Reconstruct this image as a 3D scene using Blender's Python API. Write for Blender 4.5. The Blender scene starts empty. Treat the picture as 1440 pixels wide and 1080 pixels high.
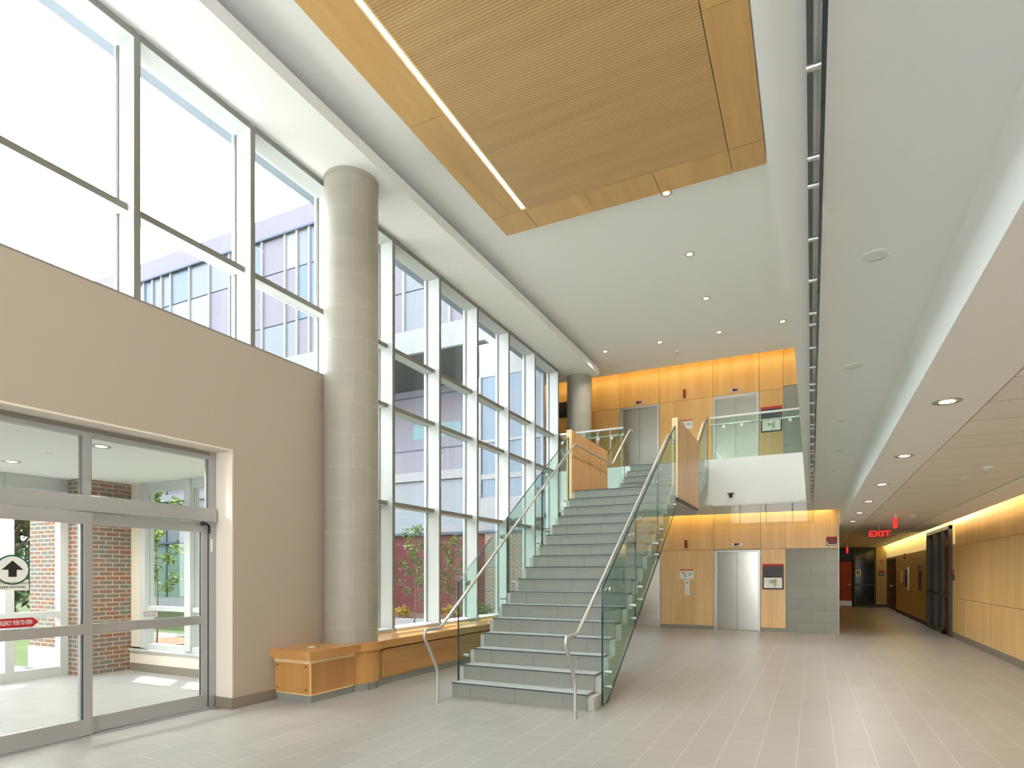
import bpy, math, random
from mathutils import Vector, Matrix
random.seed(7)
S = bpy.context.scene
COL = S.collection
PI = math.pi

# ------------------------------------------------------------------ materials
def lin(c):
    return tuple(((v/255)/12.92 if v/255 <= .04045 else ((v/255+.055)/1.055)**2.4) for v in c)
def newmat(name):
    m = bpy.data.materials.new(name); m.use_nodes = True
    nt = m.node_tree; b = nt.nodes['Principled BSDF']
    return m, nt, b
def nd(nt, t, **kw):
    n = nt.nodes.new(t)
    for k, v in kw.items():
        if k.startswith('i_'):
            key = k[2:].replace('_', ' ')
            n.inputs[key].default_value = v
        else: setattr(n, k, v)
    return n
def plain(name, c, rough=.6, metal=0., var=0., nscale=3., spec=.5, bump=0.):
    m, nt, b = newmat(name)
    col = (*lin(c), 1)
    b.inputs['Base Color'].default_value = col
    b.inputs['Roughness'].default_value = rough
    b.inputs['Metallic'].default_value = metal
    b.inputs['Specular IOR Level'].default_value = spec
    if var or bump:
        tc = nd(nt, 'ShaderNodeTexCoord'); no = nd(nt, 'ShaderNodeTexNoise', i_Scale=nscale, i_Detail=5.)
        nt.links.new(tc.outputs['Object'], no.inputs['Vector'])
        mr = nd(nt, 'ShaderNodeMapRange'); mr.inputs['To Min'].default_value = 1-var; mr.inputs['To Max'].default_value = 1+var
        nt.links.new(no.outputs['Fac'], mr.inputs['Value'])
        mx = nd(nt, 'ShaderNodeVectorMath', operation='SCALE'); mx.inputs[0].default_value = col[:3]
        nt.links.new(mr.outputs[0], mx.inputs['Scale']); nt.links.new(mx.outputs[0], b.inputs['Base Color'])
        if bump:
            bp = nd(nt, 'ShaderNodeBump', i_Strength=bump, i_Distance=.01)
            nt.links.new(no.outputs['Fac'], bp.inputs['Height']); nt.links.new(bp.outputs[0], b.inputs['Normal'])
    return m
def emis(name, c, s):
    m, nt, b = newmat(name)
    b.inputs['Base Color'].default_value = (*lin(c), 1)
    b.inputs['Emission Color'].default_value = (*lin(c), 1)
    b.inputs['Emission Strength'].default_value = s
    return m
def glass(name, tint, refl=1.0, rough=0.):
    m, nt, b = newmat(name); nt.nodes.remove(b)
    out = nt.nodes['Material Output']
    tr = nd(nt, 'ShaderNodeBsdfTransparent'); tr.inputs[0].default_value = (*tint, 1)
    gl = nd(nt, 'ShaderNodeBsdfGlossy'); gl.inputs['Roughness'].default_value = rough
    gl.inputs['Color'].default_value = (refl, refl, refl, 1)
    fr = nd(nt, 'ShaderNodeFresnel'); fr.inputs[0].default_value = 1.45
    geo = nd(nt, 'ShaderNodeNewGeometry')
    mx0 = nd(nt, 'ShaderNodeMath', operation='MULTIPLY')
    inv = nd(nt, 'ShaderNodeMath', operation='SUBTRACT'); inv.inputs[0].default_value = 1
    nt.links.new(geo.outputs['Backfacing'], inv.inputs[1])
    nt.links.new(fr.outputs[0], mx0.inputs[0]); nt.links.new(inv.outputs[0], mx0.inputs[1])
    mx = nd(nt, 'ShaderNodeMixShader')
    nt.links.new(mx0.outputs[0], mx.inputs[0]); nt.links.new(tr.outputs[0], mx.inputs[1]); nt.links.new(gl.outputs[0], mx.inputs[2])
    nt.links.new(mx.outputs[0], out.inputs[0])
    return m
def swz(nt, order, scale=(1, 1, 1), off=(0, 0, 0)):
    tc = nd(nt, 'ShaderNodeTexCoord'); se = nd(nt, 'ShaderNodeSeparateXYZ'); cb = nd(nt, 'ShaderNodeCombineXYZ')
    nt.links.new(tc.outputs['Object'], se.inputs[0])
    for i, a in enumerate(order):
        if a == '0': continue
        nt.links.new(se.outputs['XYZ'.index(a)], cb.inputs[i])
    mp = nd(nt, 'ShaderNodeMapping'); mp.inputs['Scale'].default_value = scale; mp.inputs['Location'].default_value = off
    nt.links.new(cb.outputs[0], mp.inputs[0])
    return mp.outputs[0]
def tiles(name, order, c1, c2, cm, w, h, mortar, off=(0, 0, 0), offset=.5, rough=.5, var=.06, freq=2, bump=0., vs=2.5, spec=.5, rvar=0.):
    m, nt, b = newmat(name)
    v = swz(nt, order, (1, 1, 1), off)
    br = nd(nt, 'ShaderNodeTexBrick'); br.offset = offset; br.offset_frequency = freq
    br.inputs['Color1'].default_value = (*lin(c1), 1); br.inputs['Color2'].default_value = (*lin(c2), 1); br.inputs['Mortar'].default_value = (*lin(cm), 1)
    br.inputs['Scale'].default_value = 1; br.inputs['Brick Width'].default_value = w; br.inputs['Row Height'].default_value = h
    br.inputs['Mortar Size'].default_value = mortar; br.inputs['Mortar Smooth'].default_value = .1
    nt.links.new(v, br.inputs['Vector'])
    no = nd(nt, 'ShaderNodeTexNoise', i_Scale=vs, i_Detail=6.); nt.links.new(v, no.inputs['Vector'])
    mr = nd(nt, 'ShaderNodeMapRange'); mr.inputs['To Min'].default_value = 1-var; mr.inputs['To Max'].default_value = 1+var
    nt.links.new(no.outputs['Fac'], mr.inputs['Value'])
    mx = nd(nt, 'ShaderNodeVectorMath', operation='SCALE')
    nt.links.new(br.outputs['Color'], mx.inputs[0]); nt.links.new(mr.outputs[0], mx.inputs['Scale']); nt.links.new(mx.outputs[0], b.inputs['Base Color'])
    b.inputs['Roughness'].default_value = rough; b.inputs['Specular IOR Level'].default_value = spec
    if rvar:
        rr = nd(nt, 'ShaderNodeMapRange'); rr.inputs['To Min'].default_value = rough-rvar; rr.inputs['To Max'].default_value = rough+rvar
        nt.links.new(no.outputs['Fac'], rr.inputs['Value']); nt.links.new(rr.outputs[0], b.inputs['Roughness'])
    if bump:
        bp = nd(nt, 'ShaderNodeBump', i_Strength=bump, i_Distance=.01); bp.invert = True
        nt.links.new(br.outputs['Fac'], bp.inputs['Height']); nt.links.new(bp.outputs[0], b.inputs['Normal'])
    return m
def wood(name, ca, cb_, axis, rough=.35, stripes=None, scale=1.0, rnd=.12):
    """maple veneer, grain running along axis ('X','Y','Z'); stripes=(axis, pitch, depth) adds fine grooves"""
    m, nt, b = newmat(name)
    tc = nd(nt, 'ShaderNodeTexCoord'); mp = nd(nt, 'ShaderNodeMapping')
    sc = [5*scale, 5*scale, 5*scale]; sc['XYZ'.index(axis)] = .35*scale
    mp.inputs['Scale'].default_value = sc
    oi = nd(nt, 'ShaderNodeObjectInfo')
    ad = nd(nt, 'ShaderNodeVectorMath', operation='ADD')
    ml = nd(nt, 'ShaderNodeMath', operation='MULTIPLY'); ml.inputs[1].default_value = 37.
    nt.links.new(oi.outputs['Random'], ml.inputs[0])
    nt.links.new(tc.outputs['Object'], mp.inputs[0]); nt.links.new(mp.outputs[0], ad.inputs[0]); nt.links.new(ml.outputs[0], ad.inputs[1])
    n1 = nd(nt, 'ShaderNodeTexNoise', i_Scale=1., i_Detail=6., i_Roughness=.6, i_Distortion=.6); nt.links.new(ad.outputs[0], n1.inputs['Vector'])
    n2 = nd(nt, 'ShaderNodeTexNoise', i_Scale=9., i_Detail=4.); nt.links.new(ad.outputs[0], n2.inputs['Vector'])
    mixf = nd(nt, 'ShaderNodeMath', operation='MULTIPLY_ADD'); mixf.inputs[1].default_value = .3
    nt.links.new(n2.outputs['Fac'], mixf.inputs[0]); nt.links.new(n1.outputs['Fac'], mixf.inputs[2])
    mr = nd(nt, 'ShaderNodeMapRange'); mr.inputs['From Min'].default_value = .4; mr.inputs['From Max'].default_value = .95
    nt.links.new(mixf.outputs[0], mr.inputs['Value'])
    mx = nd(nt, 'ShaderNodeMix', data_type='RGBA')
    mx.inputs[6].default_value = (*lin(ca), 1); mx.inputs[7].default_value = (*lin(cb_), 1)
    nt.links.new(mr.outputs[0], mx.inputs[0])
    rm = nd(nt, 'ShaderNodeMapRange'); rm.inputs['To Min'].default_value = 1-rnd; rm.inputs['To Max'].default_value = 1+rnd*.6
    nt.links.new(oi.outputs['Random'], rm.inputs['Value'])
    vs = nd(nt, 'ShaderNodeVectorMath', operation='SCALE')
    nt.links.new(mx.outputs[2], vs.inputs[0]); nt.links.new(rm.outputs[0], vs.inputs['Scale'])
    last = vs.outputs[0]
    if stripes:
        ax, pitch, dep = stripes
        se = nd(nt, 'ShaderNodeSeparateXYZ'); nt.links.new(tc.outputs['Object'], se.inputs[0])
        dv = nd(nt, 'ShaderNodeMath', operation='DIVIDE'); dv.inputs[1].default_value = pitch
        fr = nd(nt, 'ShaderNodeMath', operation='FRACT'); lt = nd(nt, 'ShaderNodeMath', operation='LESS_THAN'); lt.inputs[1].default_value = .3
        nt.links.new(se.outputs['XYZ'.index(ax)], dv.inputs[0]); nt.links.new(dv.outputs[0], fr.inputs[0]); nt.links.new(fr.outputs[0], lt.inputs[0])
        m3 = nd(nt, 'ShaderNodeMapRange'); m3.inputs['To Min'].default_value = 1; m3.inputs['To Max'].default_value = 1-dep
        nt.links.new(lt.outputs[0], m3.inputs['Value'])
        v3 = nd(nt, 'ShaderNodeVectorMath', operation='SCALE'); nt.links.new(last, v3.inputs[0]); nt.links.new(m3.outputs[0], v3.inputs['Scale']); last = v3.outputs[0]
    nt.links.new(last, b.inputs['Base Color'])
    b.inputs['Roughness'].default_value = rough
    return m

M = {}
M['white'] = plain('white_paint', (240, 241, 239), .75)
M['ceil'] = plain('ceiling_paint', (240, 242, 240), .85)
M['beige'] = plain('beige_paint', (172, 160, 144), .8, var=.02)
M['beige_trim'] = plain('cream_paint', (226, 217, 202), .7)
M['grey_base'] = plain('grey_tile_base', (128, 120, 106), .45, var=.05)
M['floor'] = tiles('floor_porcelain_tile', 'YX0', (160, 160, 157), (154, 154, 151), (190, 190, 186), .60, .292, .003, off=(.15, -.18+.292*100, 0), rough=.36, var=.07, vs=1.2, spec=.55, rvar=.02)
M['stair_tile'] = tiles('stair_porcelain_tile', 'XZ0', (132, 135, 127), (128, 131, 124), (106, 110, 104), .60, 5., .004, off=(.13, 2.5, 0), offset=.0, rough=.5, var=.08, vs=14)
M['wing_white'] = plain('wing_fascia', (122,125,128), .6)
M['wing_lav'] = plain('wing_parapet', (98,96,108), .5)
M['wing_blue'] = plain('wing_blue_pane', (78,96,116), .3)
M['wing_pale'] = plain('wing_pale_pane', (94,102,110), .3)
M['overhang'] = plain('overhang_panel', (132, 142, 156), .6)
M['stringer'] = plain('stringer_plaster', (170, 172, 165), .6)
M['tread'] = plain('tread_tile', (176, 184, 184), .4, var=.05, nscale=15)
M['nosing'] = plain('dark_nosing_strip', (44, 56, 66), .5)
M['grey_wall_tile'] = tiles('grey_wall_tile', 'XZ0', (138, 139, 132), (132, 134, 128), (112, 113, 108), .61, .305, .004, off=(.02, .02, 0), rough=.45, var=.05)
M['wood_wall'] = wood('maple_wall_panel', (208, 168, 112), (236, 204, 150), 'Z', scale=.6)
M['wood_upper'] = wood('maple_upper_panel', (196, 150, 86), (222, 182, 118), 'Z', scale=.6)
M['wood_right'] = wood('maple_corridor_panel', (208, 166, 104), (236, 202, 144), 'Z', scale=.6, rnd=.06)
M['wood_ceil'] = wood('maple_ceiling_border', (190, 148, 88), (210, 170, 108), 'Y', rnd=.06)
M['wood_slat'] = wood('maple_slatted_panel', (184, 146, 94), (204, 168, 114), 'X', stripes=('Y', .036, .35), rnd=.03)
M['wood_bench'] = wood('maple_bench', (176, 124, 66), (200, 150, 90), 'Y', rough=.25, rnd=.05)
M['wood_bench_v'] = wood('maple_bench_front', (176, 124, 66), (200, 150, 90), 'Z', rough=.3, rnd=.05)
M['wood_guard'] = wood('maple_guard', (196, 146, 92), (220, 174, 120), 'Z', rough=.35, rnd=.02)
M['wood_pale'] = wood('pale_maple_edge', (226, 196, 144), (240, 214, 166), 'Z', rough=.35, rnd=.02)
M['alu'] = plain('anodised_aluminium', (176, 178, 180), .38, metal=.55)
M['alu_white'] = plain('white_coated_mullion', (196, 200, 199), .5)
M['alu_dark'] = plain('grey_mullion_face', (132, 133, 126), .5, metal=.2)
M['steel'] = plain('brushed_stainless', (196, 196, 192), .36, metal=.8)
M['steel_door'] = plain('stainless_door', (198, 195, 186), .23, metal=1., bump=.02, nscale=.9)
M['steel_dark'] = plain('dark_channel', (92, 96, 98), .4, metal=.6)
M['rubber'] = plain('black_gasket', (24, 26, 28), .6)
M['glass_win'] = glass('window_glass', (.97, .985, .985))
M['glass_stair'] = glass('stair_glass', (.81, .915, .875))
M['glass_edge'] = plain('teal_glass_edge', (12, 48, 54), .15)
M['glass_baffle'] = glass('baffle_glass', (.93, .97, .96))
M['black'] = plain('black_plastic', (26, 26, 28), .4)
M['charcoal'] = plain('charcoal_panel', (66, 66, 70), .5)
M['red'] = plain('red_panel', (176, 24, 32), .5)
M['darkred'] = plain('dark_red_lamp', (96, 26, 22), .4)
M['paper'] = plain('white_sign_face', (232, 234, 228), .6)
M['mapgreen'] = plain('pale_green_print', (170, 184, 150), .7)
M['greyprint'] = plain('grey_print', (120, 124, 120), .7)
M['green'] = plain('green_ring', (20, 96, 70), .5)
M['textwhite'] = plain('white_lettering', (240, 240, 240), .6)
M['lens'] = emis('lamp_lens', (255, 236, 200), 4.)
M['reflector'] = plain('lamp_reflector', (240, 214, 160), .3, metal=.4)
M['slot'] = emis('linear_light_lens', (255, 246, 222), 5.)
M['exit_red'] = emis('exit_red_glow', (255, 30, 30), 2.2)
M['exit_face'] = plain('exit_face', (120, 70, 60), .5)
M['led'] = emis('red_led', (255, 40, 30), 2.)
M['actile'] = tiles('acoustic_tile', 'YX0', (232, 228, 222), (228, 224, 218), (160, 156, 150), .61, 3., .006, off=(.19, 0, 0), offset=0., rough=.9, var=.03, vs=30)
M['corr_wall'] = plain('corridor_yellow_paint', (196, 168, 92), .8)
M['brown_base'] = plain('dark_brown_base', (74, 44, 30), .6)
M['orange_door'] = plain('orange_door', (172, 74, 34), .5)
M['dark_door'] = plain('dark_wood_door', (72, 34, 24), .4)
M['dark_glass'] = plain('dark_glass', (12, 10, 10), .08)
M['bronze'] = plain('bronze_frame', (80, 75, 62), .45, metal=.3)
M['brick_in_x'] = tiles('brick_wall_x', 'YZ0', (134, 88, 68), (104, 106, 102), (176, 170, 150), .205, .0677, .007, rough=.8, var=.25, bump=.4, vs=9)
M['brick_in_y'] = tiles('brick_wall_y', 'XZ0', (134, 88, 68), (104, 106, 102), (176, 170, 150), .205, .0677, .007, rough=.8, var=.25, bump=.4, vs=9)
M['stone'] = plain('pale_stone', (196, 186, 172), .8, var=.08)
M['lawn'] = plain('lawn', (58, 74, 28), .9, var=.25, nscale=9)
M['mulch'] = plain('mulch', (112, 86, 68), .95, var=.3, nscale=25)
M['gravel'] = plain('gravel', (96, 96, 90), .95, var=.3, nscale=30)
M['paving'] = plain('paving', (104, 103, 99), .85, var=.05)
M['leaf'] = plain('spring_leaf', (98, 122, 30), .6)
M['leaf2'] = plain('green_leaf', (88, 120, 44), .6)
M['leaf_dark'] = plain('forest_leaf', (54, 84, 32), .7)
M['bark'] = plain('bark', (120, 104, 90), .9)
M['shrub'] = plain('ochre_shrub', (170, 146, 60), .8)
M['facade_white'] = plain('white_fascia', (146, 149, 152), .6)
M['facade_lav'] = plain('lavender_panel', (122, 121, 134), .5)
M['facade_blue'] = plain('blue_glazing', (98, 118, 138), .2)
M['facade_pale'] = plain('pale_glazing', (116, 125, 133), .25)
M['facade_mint'] = plain('mint_glazing', (98, 130, 114), .25)
M['facade_teal'] = plain('teal_window', (90, 134, 144), .2)
M['facade_red'] = plain('red_cladding', (84, 20, 24), .6, var=.1, nscale=4)
M['facade_line'] = plain('slate_line', (62, 78, 98), .6)
M['facade_soffit'] = plain('grey_soffit', (92, 96, 96), .8)

def column_mat():
    m, nt, b = newmat('cast_concrete_column')
    v = swz(nt, 'YZ0', (1, 1, 1), (0, 0, 0))
    br = nd(nt, 'ShaderNodeTexBrick'); br.offset = .5
    br.inputs['Color1'].default_value = (*lin((150, 146, 132)), 1); br.inputs['Color2'].default_value = (*lin((155, 150, 136)), 1)
    br.inputs['Mortar'].default_value = (*lin((164, 159, 145)), 1)
    br.inputs['Scale'].default_value = 1; br.inputs['Brick Width'].default_value = .34; br.inputs['Row Height'].default_value = .42
    br.inputs['Mortar Size'].default_value = .008; br.inputs['Mortar Smooth'].default_value = 1.
    no = nd(nt, 'ShaderNodeTexNoise', i_Scale=3., i_Detail=7.)
    wr = nd(nt, 'ShaderNodeVectorMath', operation='MULTIPLY_ADD'); wr.inputs[1].default_value = (.05, .05, 0)
    nt.links.new(v, no.inputs['Vector']); nt.links.new(no.outputs['Color'], wr.inputs[0]); nt.links.new(v, wr.inputs[2])
    nt.links.new(wr.outputs[0], br.inputs['Vector'])
    mr = nd(nt, 'ShaderNodeMapRange'); mr.inputs['To Min'].default_value = .84; mr.inputs['To Max'].default_value = 1.14
    nt.links.new(no.outputs['Fac'], mr.inputs['Value'])
    mx = nd(nt, 'ShaderNodeVectorMath', operation='SCALE')
    nt.links.new(br.outputs['Color'], mx.inputs[0]); nt.links.new(mr.outputs[0], mx.inputs['Scale']); nt.links.new(mx.outputs[0], b.inputs['Base Color'])
    b.inputs['Roughness'].default_value = .45
    return m
M['concrete'] = column_mat()

# ------------------------------------------------------------------ mesh helpers
class MB:
    def __init__(s): s.v = []; s.f = []; s.m = []; s.sm = []
    def add(s, vs, fs, mi=0, smooth=False):
        o = len(s.v); s.v += [tuple(v) for v in vs]
        for i, f in enumerate(fs):
            s.f.append(tuple(o+k for k in f)); s.m.append(mi[i] if isinstance(mi, (list, tuple)) else mi); s.sm.append(smooth)
        return s
    def box(s, x0, x1, y0, y1, z0, z1, mi=0):
        if x0 > x1: x0, x1 = x1, x0
        if y0 > y1: y0, y1 = y1, y0
        if z0 > z1: z0, z1 = z1, z0
        vs = [(x0,y0,z0),(x1,y0,z0),(x1,y1,z0),(x0,y1,z0),(x0,y0,z1),(x1,y0,z1),(x1,y1,z1),(x0,y1,z1)]
        # faces: -z,+z,-y,+x,+y,-x
        return s.add(vs, [(0,3,2,1),(4,5,6,7),(0,1,5,4),(1,2,6,5),(2,3,7,6),(3,0,4,7)], mi)
    def prism(s, poly, axis, a0, a1, mi=0, mi_side=None):
        """poly: 2D points; axis 'X': poly is (y,z); 'Y': (x,z); 'Z': (x,y)"""
        def P(p, a):
            return {'X': (a, p[0], p[1]), 'Y': (p[0], a, p[1]), 'Z': (p[0], p[1], a)}[axis]
        n = len(poly)
        vs = [P(p, a0) for p in poly]+[P(p, a1) for p in poly]
        fs = [tuple(range(n)), tuple(range(2*n-1, n-1, -1))]+[((i+1) % n, i, n+i, n+(i+1) % n) for i in range(n)]
        ms = [mi, mi]+[mi if mi_side is None else mi_side]*n
        ar = sum(poly[i][0]*poly[(i+1) % n][1]-poly[(i+1) % n][0]*poly[i][1] for i in range(n))
        sgn = (ar > 0) ^ (a1 < a0)
        flip = {'X': sgn, 'Y': not sgn, 'Z': sgn}[axis]
        # faces[0] at a0 must look toward -axis
        if flip: fs = [tuple(reversed(f)) for f in fs]
        return s.add(vs, fs, ms)
    def ring(s, c, r, z0, z1, n=48, mi=0, r1=None, a0=0., a1=2*PI, cap=True):
        full = abs(a1-a0-2*PI) < 1e-6; k = n if full else n+1
        r1 = r if r1 is None else r1
        A = [a0+(a1-a0)*i/n for i in range(k)]
        vs = [(c[0]+r*math.cos(a), c[1]+r*math.sin(a), z0) for a in A]+[(c[0]+r1*math.cos(a), c[1]+r1*math.sin(a), z1) for a in A]
        fs = [(i, (i+1) % k, k+(i+1) % k, k+i) for i in range(n)]
        s.add(vs, fs, mi, True)
        if cap:
            o = len(s.v); s.v += vs
            s.f.append(tuple(o+i for i in range(k-1, -1, -1))); s.m.append(mi); s.sm.append(False)
            s.f.append(tuple(o+k+i for i in range(k))); s.m.append(mi); s.sm.append(False)
        return s
    def cyl(s, p0, p1, r, n=16, mi=0, r1=None):
        return s.tube([p0, p1], [r, r if r1 is None else r1], n, mi)
    def tube(s, pts, r, n=12, mi=0):
        P = [Vector(p) for p in pts]; R = r if isinstance(r, (list, tuple)) else [r]*len(P)
        d0 = (P[1]-P[0]).normalized(); up = Vector((0, 0, 1)) if abs(d0.z) < .9 else Vector((1, 0, 0))
        u = d0.cross(up).normalized(); rings = []
        for i, p in enumerate(P):
            if i == 0: d = d0
            elif i == len(P)-1: d = (P[i]-P[i-1]).normalized()
            else: d = ((P[i]-P[i-1]).normalized()+(P[i+1]-P[i]).normalized()).normalized()
            u = (u-d*u.dot(d)).normalized(); w = d.cross(u)
            rings.append([p+(u*math.cos(2*PI*k/n)+w*math.sin(2*PI*k/n))*R[i] for k in range(n)])
        vs = [v for g in rings for v in g]; fs = []
        for i in range(len(P)-1):
            for k in range(n): fs.append((i*n+k, i*n+(k+1) % n, (i+1)*n+(k+1) % n, (i+1)*n+k))
        s.add(vs, fs, mi, True)
        o = len(s.v)
        s.v += [tuple(v) for v in rings[0]]+[tuple(v) for v in rings[-1]]
        s.f.append(tuple(o+k for k in range(n-1, -1, -1))); s.m.append(mi); s.sm.append(False)
        s.f.append(tuple(o+n+k for k in range(n))); s.m.append(mi); s.sm.append(False)
        return s
    def build(s, name, mats, parent=None, bev=0.):
        if not isinstance(mats, (list, tuple)): mats = [mats]
        me = bpy.data.meshes.new(name); me.from_pydata(s.v, [], s.f)
        for m in mats: me.materials.append(M[m] if isinstance(m, str) else m)
        for p, mi, sm in zip(me.polygons, s.m, s.sm): p.material_index = mi; p.use_smooth = sm
        me.update()
        o = bpy.data.objects.new(name, me); COL.objects.link(o)
        if parent is not None:
            o.parent = parent
            o.matrix_parent_inverse = parent_world(parent).inverted()
        if bev:
            b = o.modifiers.new('bevel', 'BEVEL'); b.width = bev; b.segments = 2; b.limit_method = 'ANGLE'
        return o
def parent_world(p):
    return Matrix.Translation(p.location) if p.parent is None else Matrix.Identity(4)
def box(name, mat, x0, x1, y0, y1, z0, z1, parent=None, bev=0.):
    return MB().box(x0, x1, y0, y1, z0, z1).build(name, mat, parent, bev)
def tag(o, label=None, cat=None, group=None, kind=None):
    if label: o['label'] = label
    if cat: o['category'] = cat
    if group: o['group'] = group
    if kind: o['kind'] = kind
    return o
def thing(name, label, cat, loc, group=None):
    o = bpy.data.objects.new(name, None); COL.objects.link(o); o.location = loc; o.empty_display_size = .1
    return tag(o, label, cat, group)
def st(o): o['kind'] = 'structure'; return o
def sbox(name, mat, *a, parent=None): return st(box(name, mat, *a)) if parent is None else box(name, mat, *a, parent=parent)
def copy_tree(o, loc, label=None, group=None):
    c = o.copy(); COL.objects.link(c); c.location = loc
    if label: c['label'] = label
    if group: c['group'] = group
    for ch in o.children:
        d = ch.copy(); COL.objects.link(d); d.parent = c; d.matrix_parent_inverse = ch.matrix_parent_inverse.copy()
        for g in ch.children:
            e = g.copy(); COL.objects.link(e); e.parent = d; e.matrix_parent_inverse = g.matrix_parent_inverse.copy()
    return c
def text(name, body, size, loc, face, mat, parent, extrude=.001, align='CENTER', sx=1.):
    cu = bpy.data.curves.new(name, 'FONT'); cu.body = body; cu.size = size; cu.extrude = extrude
    cu.align_x = align; cu.align_y = 'CENTER'; cu.resolution_u = 2
    to = bpy.data.objects.new(name+'_tmp', cu); COL.objects.link(to)
    dg = bpy.context.evaluated_depsgraph_get()
    me = bpy.data.meshes.new_from_object(to.evaluated_get(dg))
    bpy.data.objects.remove(to)
    rz = {'-Y': 0, '+X': PI/2, '-X': -PI/2, '+Y': PI}[face]
    mt = Matrix.Translation(loc) @ Matrix.Rotation(rz, 4, 'Z') @ Matrix.Rotation(PI/2, 4, 'X') @ Matrix.Diagonal((sx, 1, 1, 1))
    me.transform(mt); me.materials.clear(); me.materials.append(M[mat])
    o = bpy.data.objects.new(name, me); COL.objects.link(o)
    o.parent = parent; o.matrix_parent_inverse = parent_world(parent).inverted()
    return o

# ------------------------------------------------------------------ key dimensions (metres; camera at x=0,y=0)
XW = -5.87      # inner face of the window wall
XG = -6.13      # glass line
XR = 3.02       # right wall
YE = 17.20      # lift wall face
U = 4.163       # upper floor level
ZC = 3.11       # ceiling below the upper floor
ZT = 7.13       # atrium ceiling
YF = 14.57      # edge of the upper floor at the back
YN = -5.0       # end of the room behind the camera

# ------------------------------------------------------------------ floors and ceilings
fb = MB(); fb.box(XG-.1, XR+.2, YN, 32.3, -.2, 0); fb.box(-10.2, XG-.1, .3, 6.1, -.2, 0)
st(fb.build('floor', 'floor'))
# upper floor slab: back strip and right strip
ub = MB(); ub.box(-8.0, XR+.2, YF, 16.94, ZC+.02, U); ub.box(-8.0, XR+.2, 16.94, YE+.3, 3.46, U); ub.box(-.11, XR+.2, YN, YF, ZC+.02, U)
st(ub.build('floor', 'white'))
# ceiling below the upper floor
lc = MB(); lc.box(-8.0, .61, YF+.001, 16.95, ZC, ZC+.02); lc.box(-.109, .61, YN, YF+.001, ZC, ZC+.02)
st(lc.build('ceiling', 'ceil'))
# dropped ceiling at the right: plaster band, acoustic tile field, plaster band, cove
dc = MB(); dc.box(.61, 1.10, YN, 17.3, 2.73, ZC+.02); dc.box(.61, 1.10, 17.3, 32.2, 2.73, ZC)
st(dc.build('ceiling', 'ceil'))
st(MB().box(1.115, 2.335, YN, 32.2, 2.735, 2.80).build('ceiling', 'actile'))
dd = MB(); dd.box(2.35, 2.88, YN, 32.2, 2.73, 2.76); dd.box(2.35, 2.38, YN, 32.2, 2.76, ZC)
st(dd.build('ceiling', 'ceil'))
tr = MB(); tr.box(1.10, 1.115, YN, 32.2, 2.755, 2.80); tr.box(2.335, 2.35, YN, 32.2, 2.755, 2.80)
st(tr.build('trim_1', 'alu_dark'))
# atrium ceiling, with a cove slot along the lift wall, and roof
tc_ = MB(); tc_.box(XG-.14, XR+.2, YN, 14.5, ZT, ZT+.1); tc_.box(-8.0, XR+.2, 14.561, 16.53, ZT, ZT+.1); tc_.box(XG-.14, XR+.2, 14.5, 14.561, ZT, ZT+.1)
st(tc_.build('ceiling', 'ceil'))
rf = MB(); rf.box(XG-.15, XR+.2, YN-.3, 14.5, 7.62, 7.8); rf.box(-8.2, XR+.2, 14.5, YE+.4, 7.62, 7.8); rf.box(XG-.15, XG+.15, YN, 14.6, 7.05, 7.62)
st(rf.build('ceiling', 'white'))
# bulkhead on the right of the atrium
sbox('ceiling', 'white', -.48, XR, YN, 11.7, 6.5, ZT)
# light shelf along the windows
sh = MB(); sh.prism([(XG, YN), (-5.05, YN), (-5.05, 15.38), (-5.13, 15.48), (XG, 15.48)], 'Z', 6.80, 6.96)
sho = st(sh.build('ceiling', 'white'))

# ------------------------------------------------------------------ walls
wl = MB()
wl.box(-5.85, XG-.02, YN, .6, 0, 4.17); wl.box(-5.85, XG-.02, .6, 4.71, 2.925, 4.17); wl.box(-5.85, XG-.02, 4.71, 6.30, 0, 4.17)
st(wl.build('wall_left', 'beige'))
rv = MB()   # painted reveal of the entrance
rv.box(-5.852, XG+.0, 4.695, 4.712, 0.0, 2.91); rv.box(-5.852, XG, .6, 4.712, 2.905, 2.926)
st(rv.build('trim_2', 'beige_trim'))
st(MB().box(-5.85, -5.835, 4.70, 5.30, 0, .125).box(-6.10, -5.836, 4.68, 4.70, 0, .125).box(-5.85, -5.835, YN, .6, 0, .125).build('baseboard_left', 'grey_base'))
# low wall under the lower windows, outer strip above the header
st(MB().box(XG-.12, -5.75, 6.30, 14.56, 0, .60).build('wall_left', 'white'))
st(MB().box(XG-.14, XG+.02, YN, 14.6, 6.80, 7.62).build('wall_left', 'white'))
# wall beyond the window wall, left end of the upper landing
w2 = MB(); w2.box(-8.2, XG-.14, 14.5, 14.56, 3.0, 3.6); w2.box(-8.2, XG-.14, 14.5, 14.56, 6.9, 7.62); w2.box(-8.2, -8.0, 14.56, YE+.3, 3.0, 7.62); w2.box(-8.2, -6.3, 14.56, YE+.3, 3.0, 3.1)
w2.box(-6.3, -6.1, 14.6, YE, 0, ZC)
st(w2.build('wall_left', 'facade_white'))
w = st(bpy.data.objects.new('window_17', None)); COL.objects.link(w); w.location = (-8.2, 14.5, 3.6)
b = MB()
for x in (-8.2, -7.55, -6.9, -6.34): b.box(x, x+.07, 14.47, 14.56, 3.6, 6.9)
b.box(-8.2, XG-.14, 14.48, 14.56, 5.1, 5.18); b.box(-8.2, XG-.14, 14.48, 14.56, 4.1, 4.24)
b.build('frame', 'facade_white', w)
MB().box(-8.13, -6.34, 14.52, 14.53, 3.6, 6.9).build('pane', 'facade_blue', w)
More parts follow.
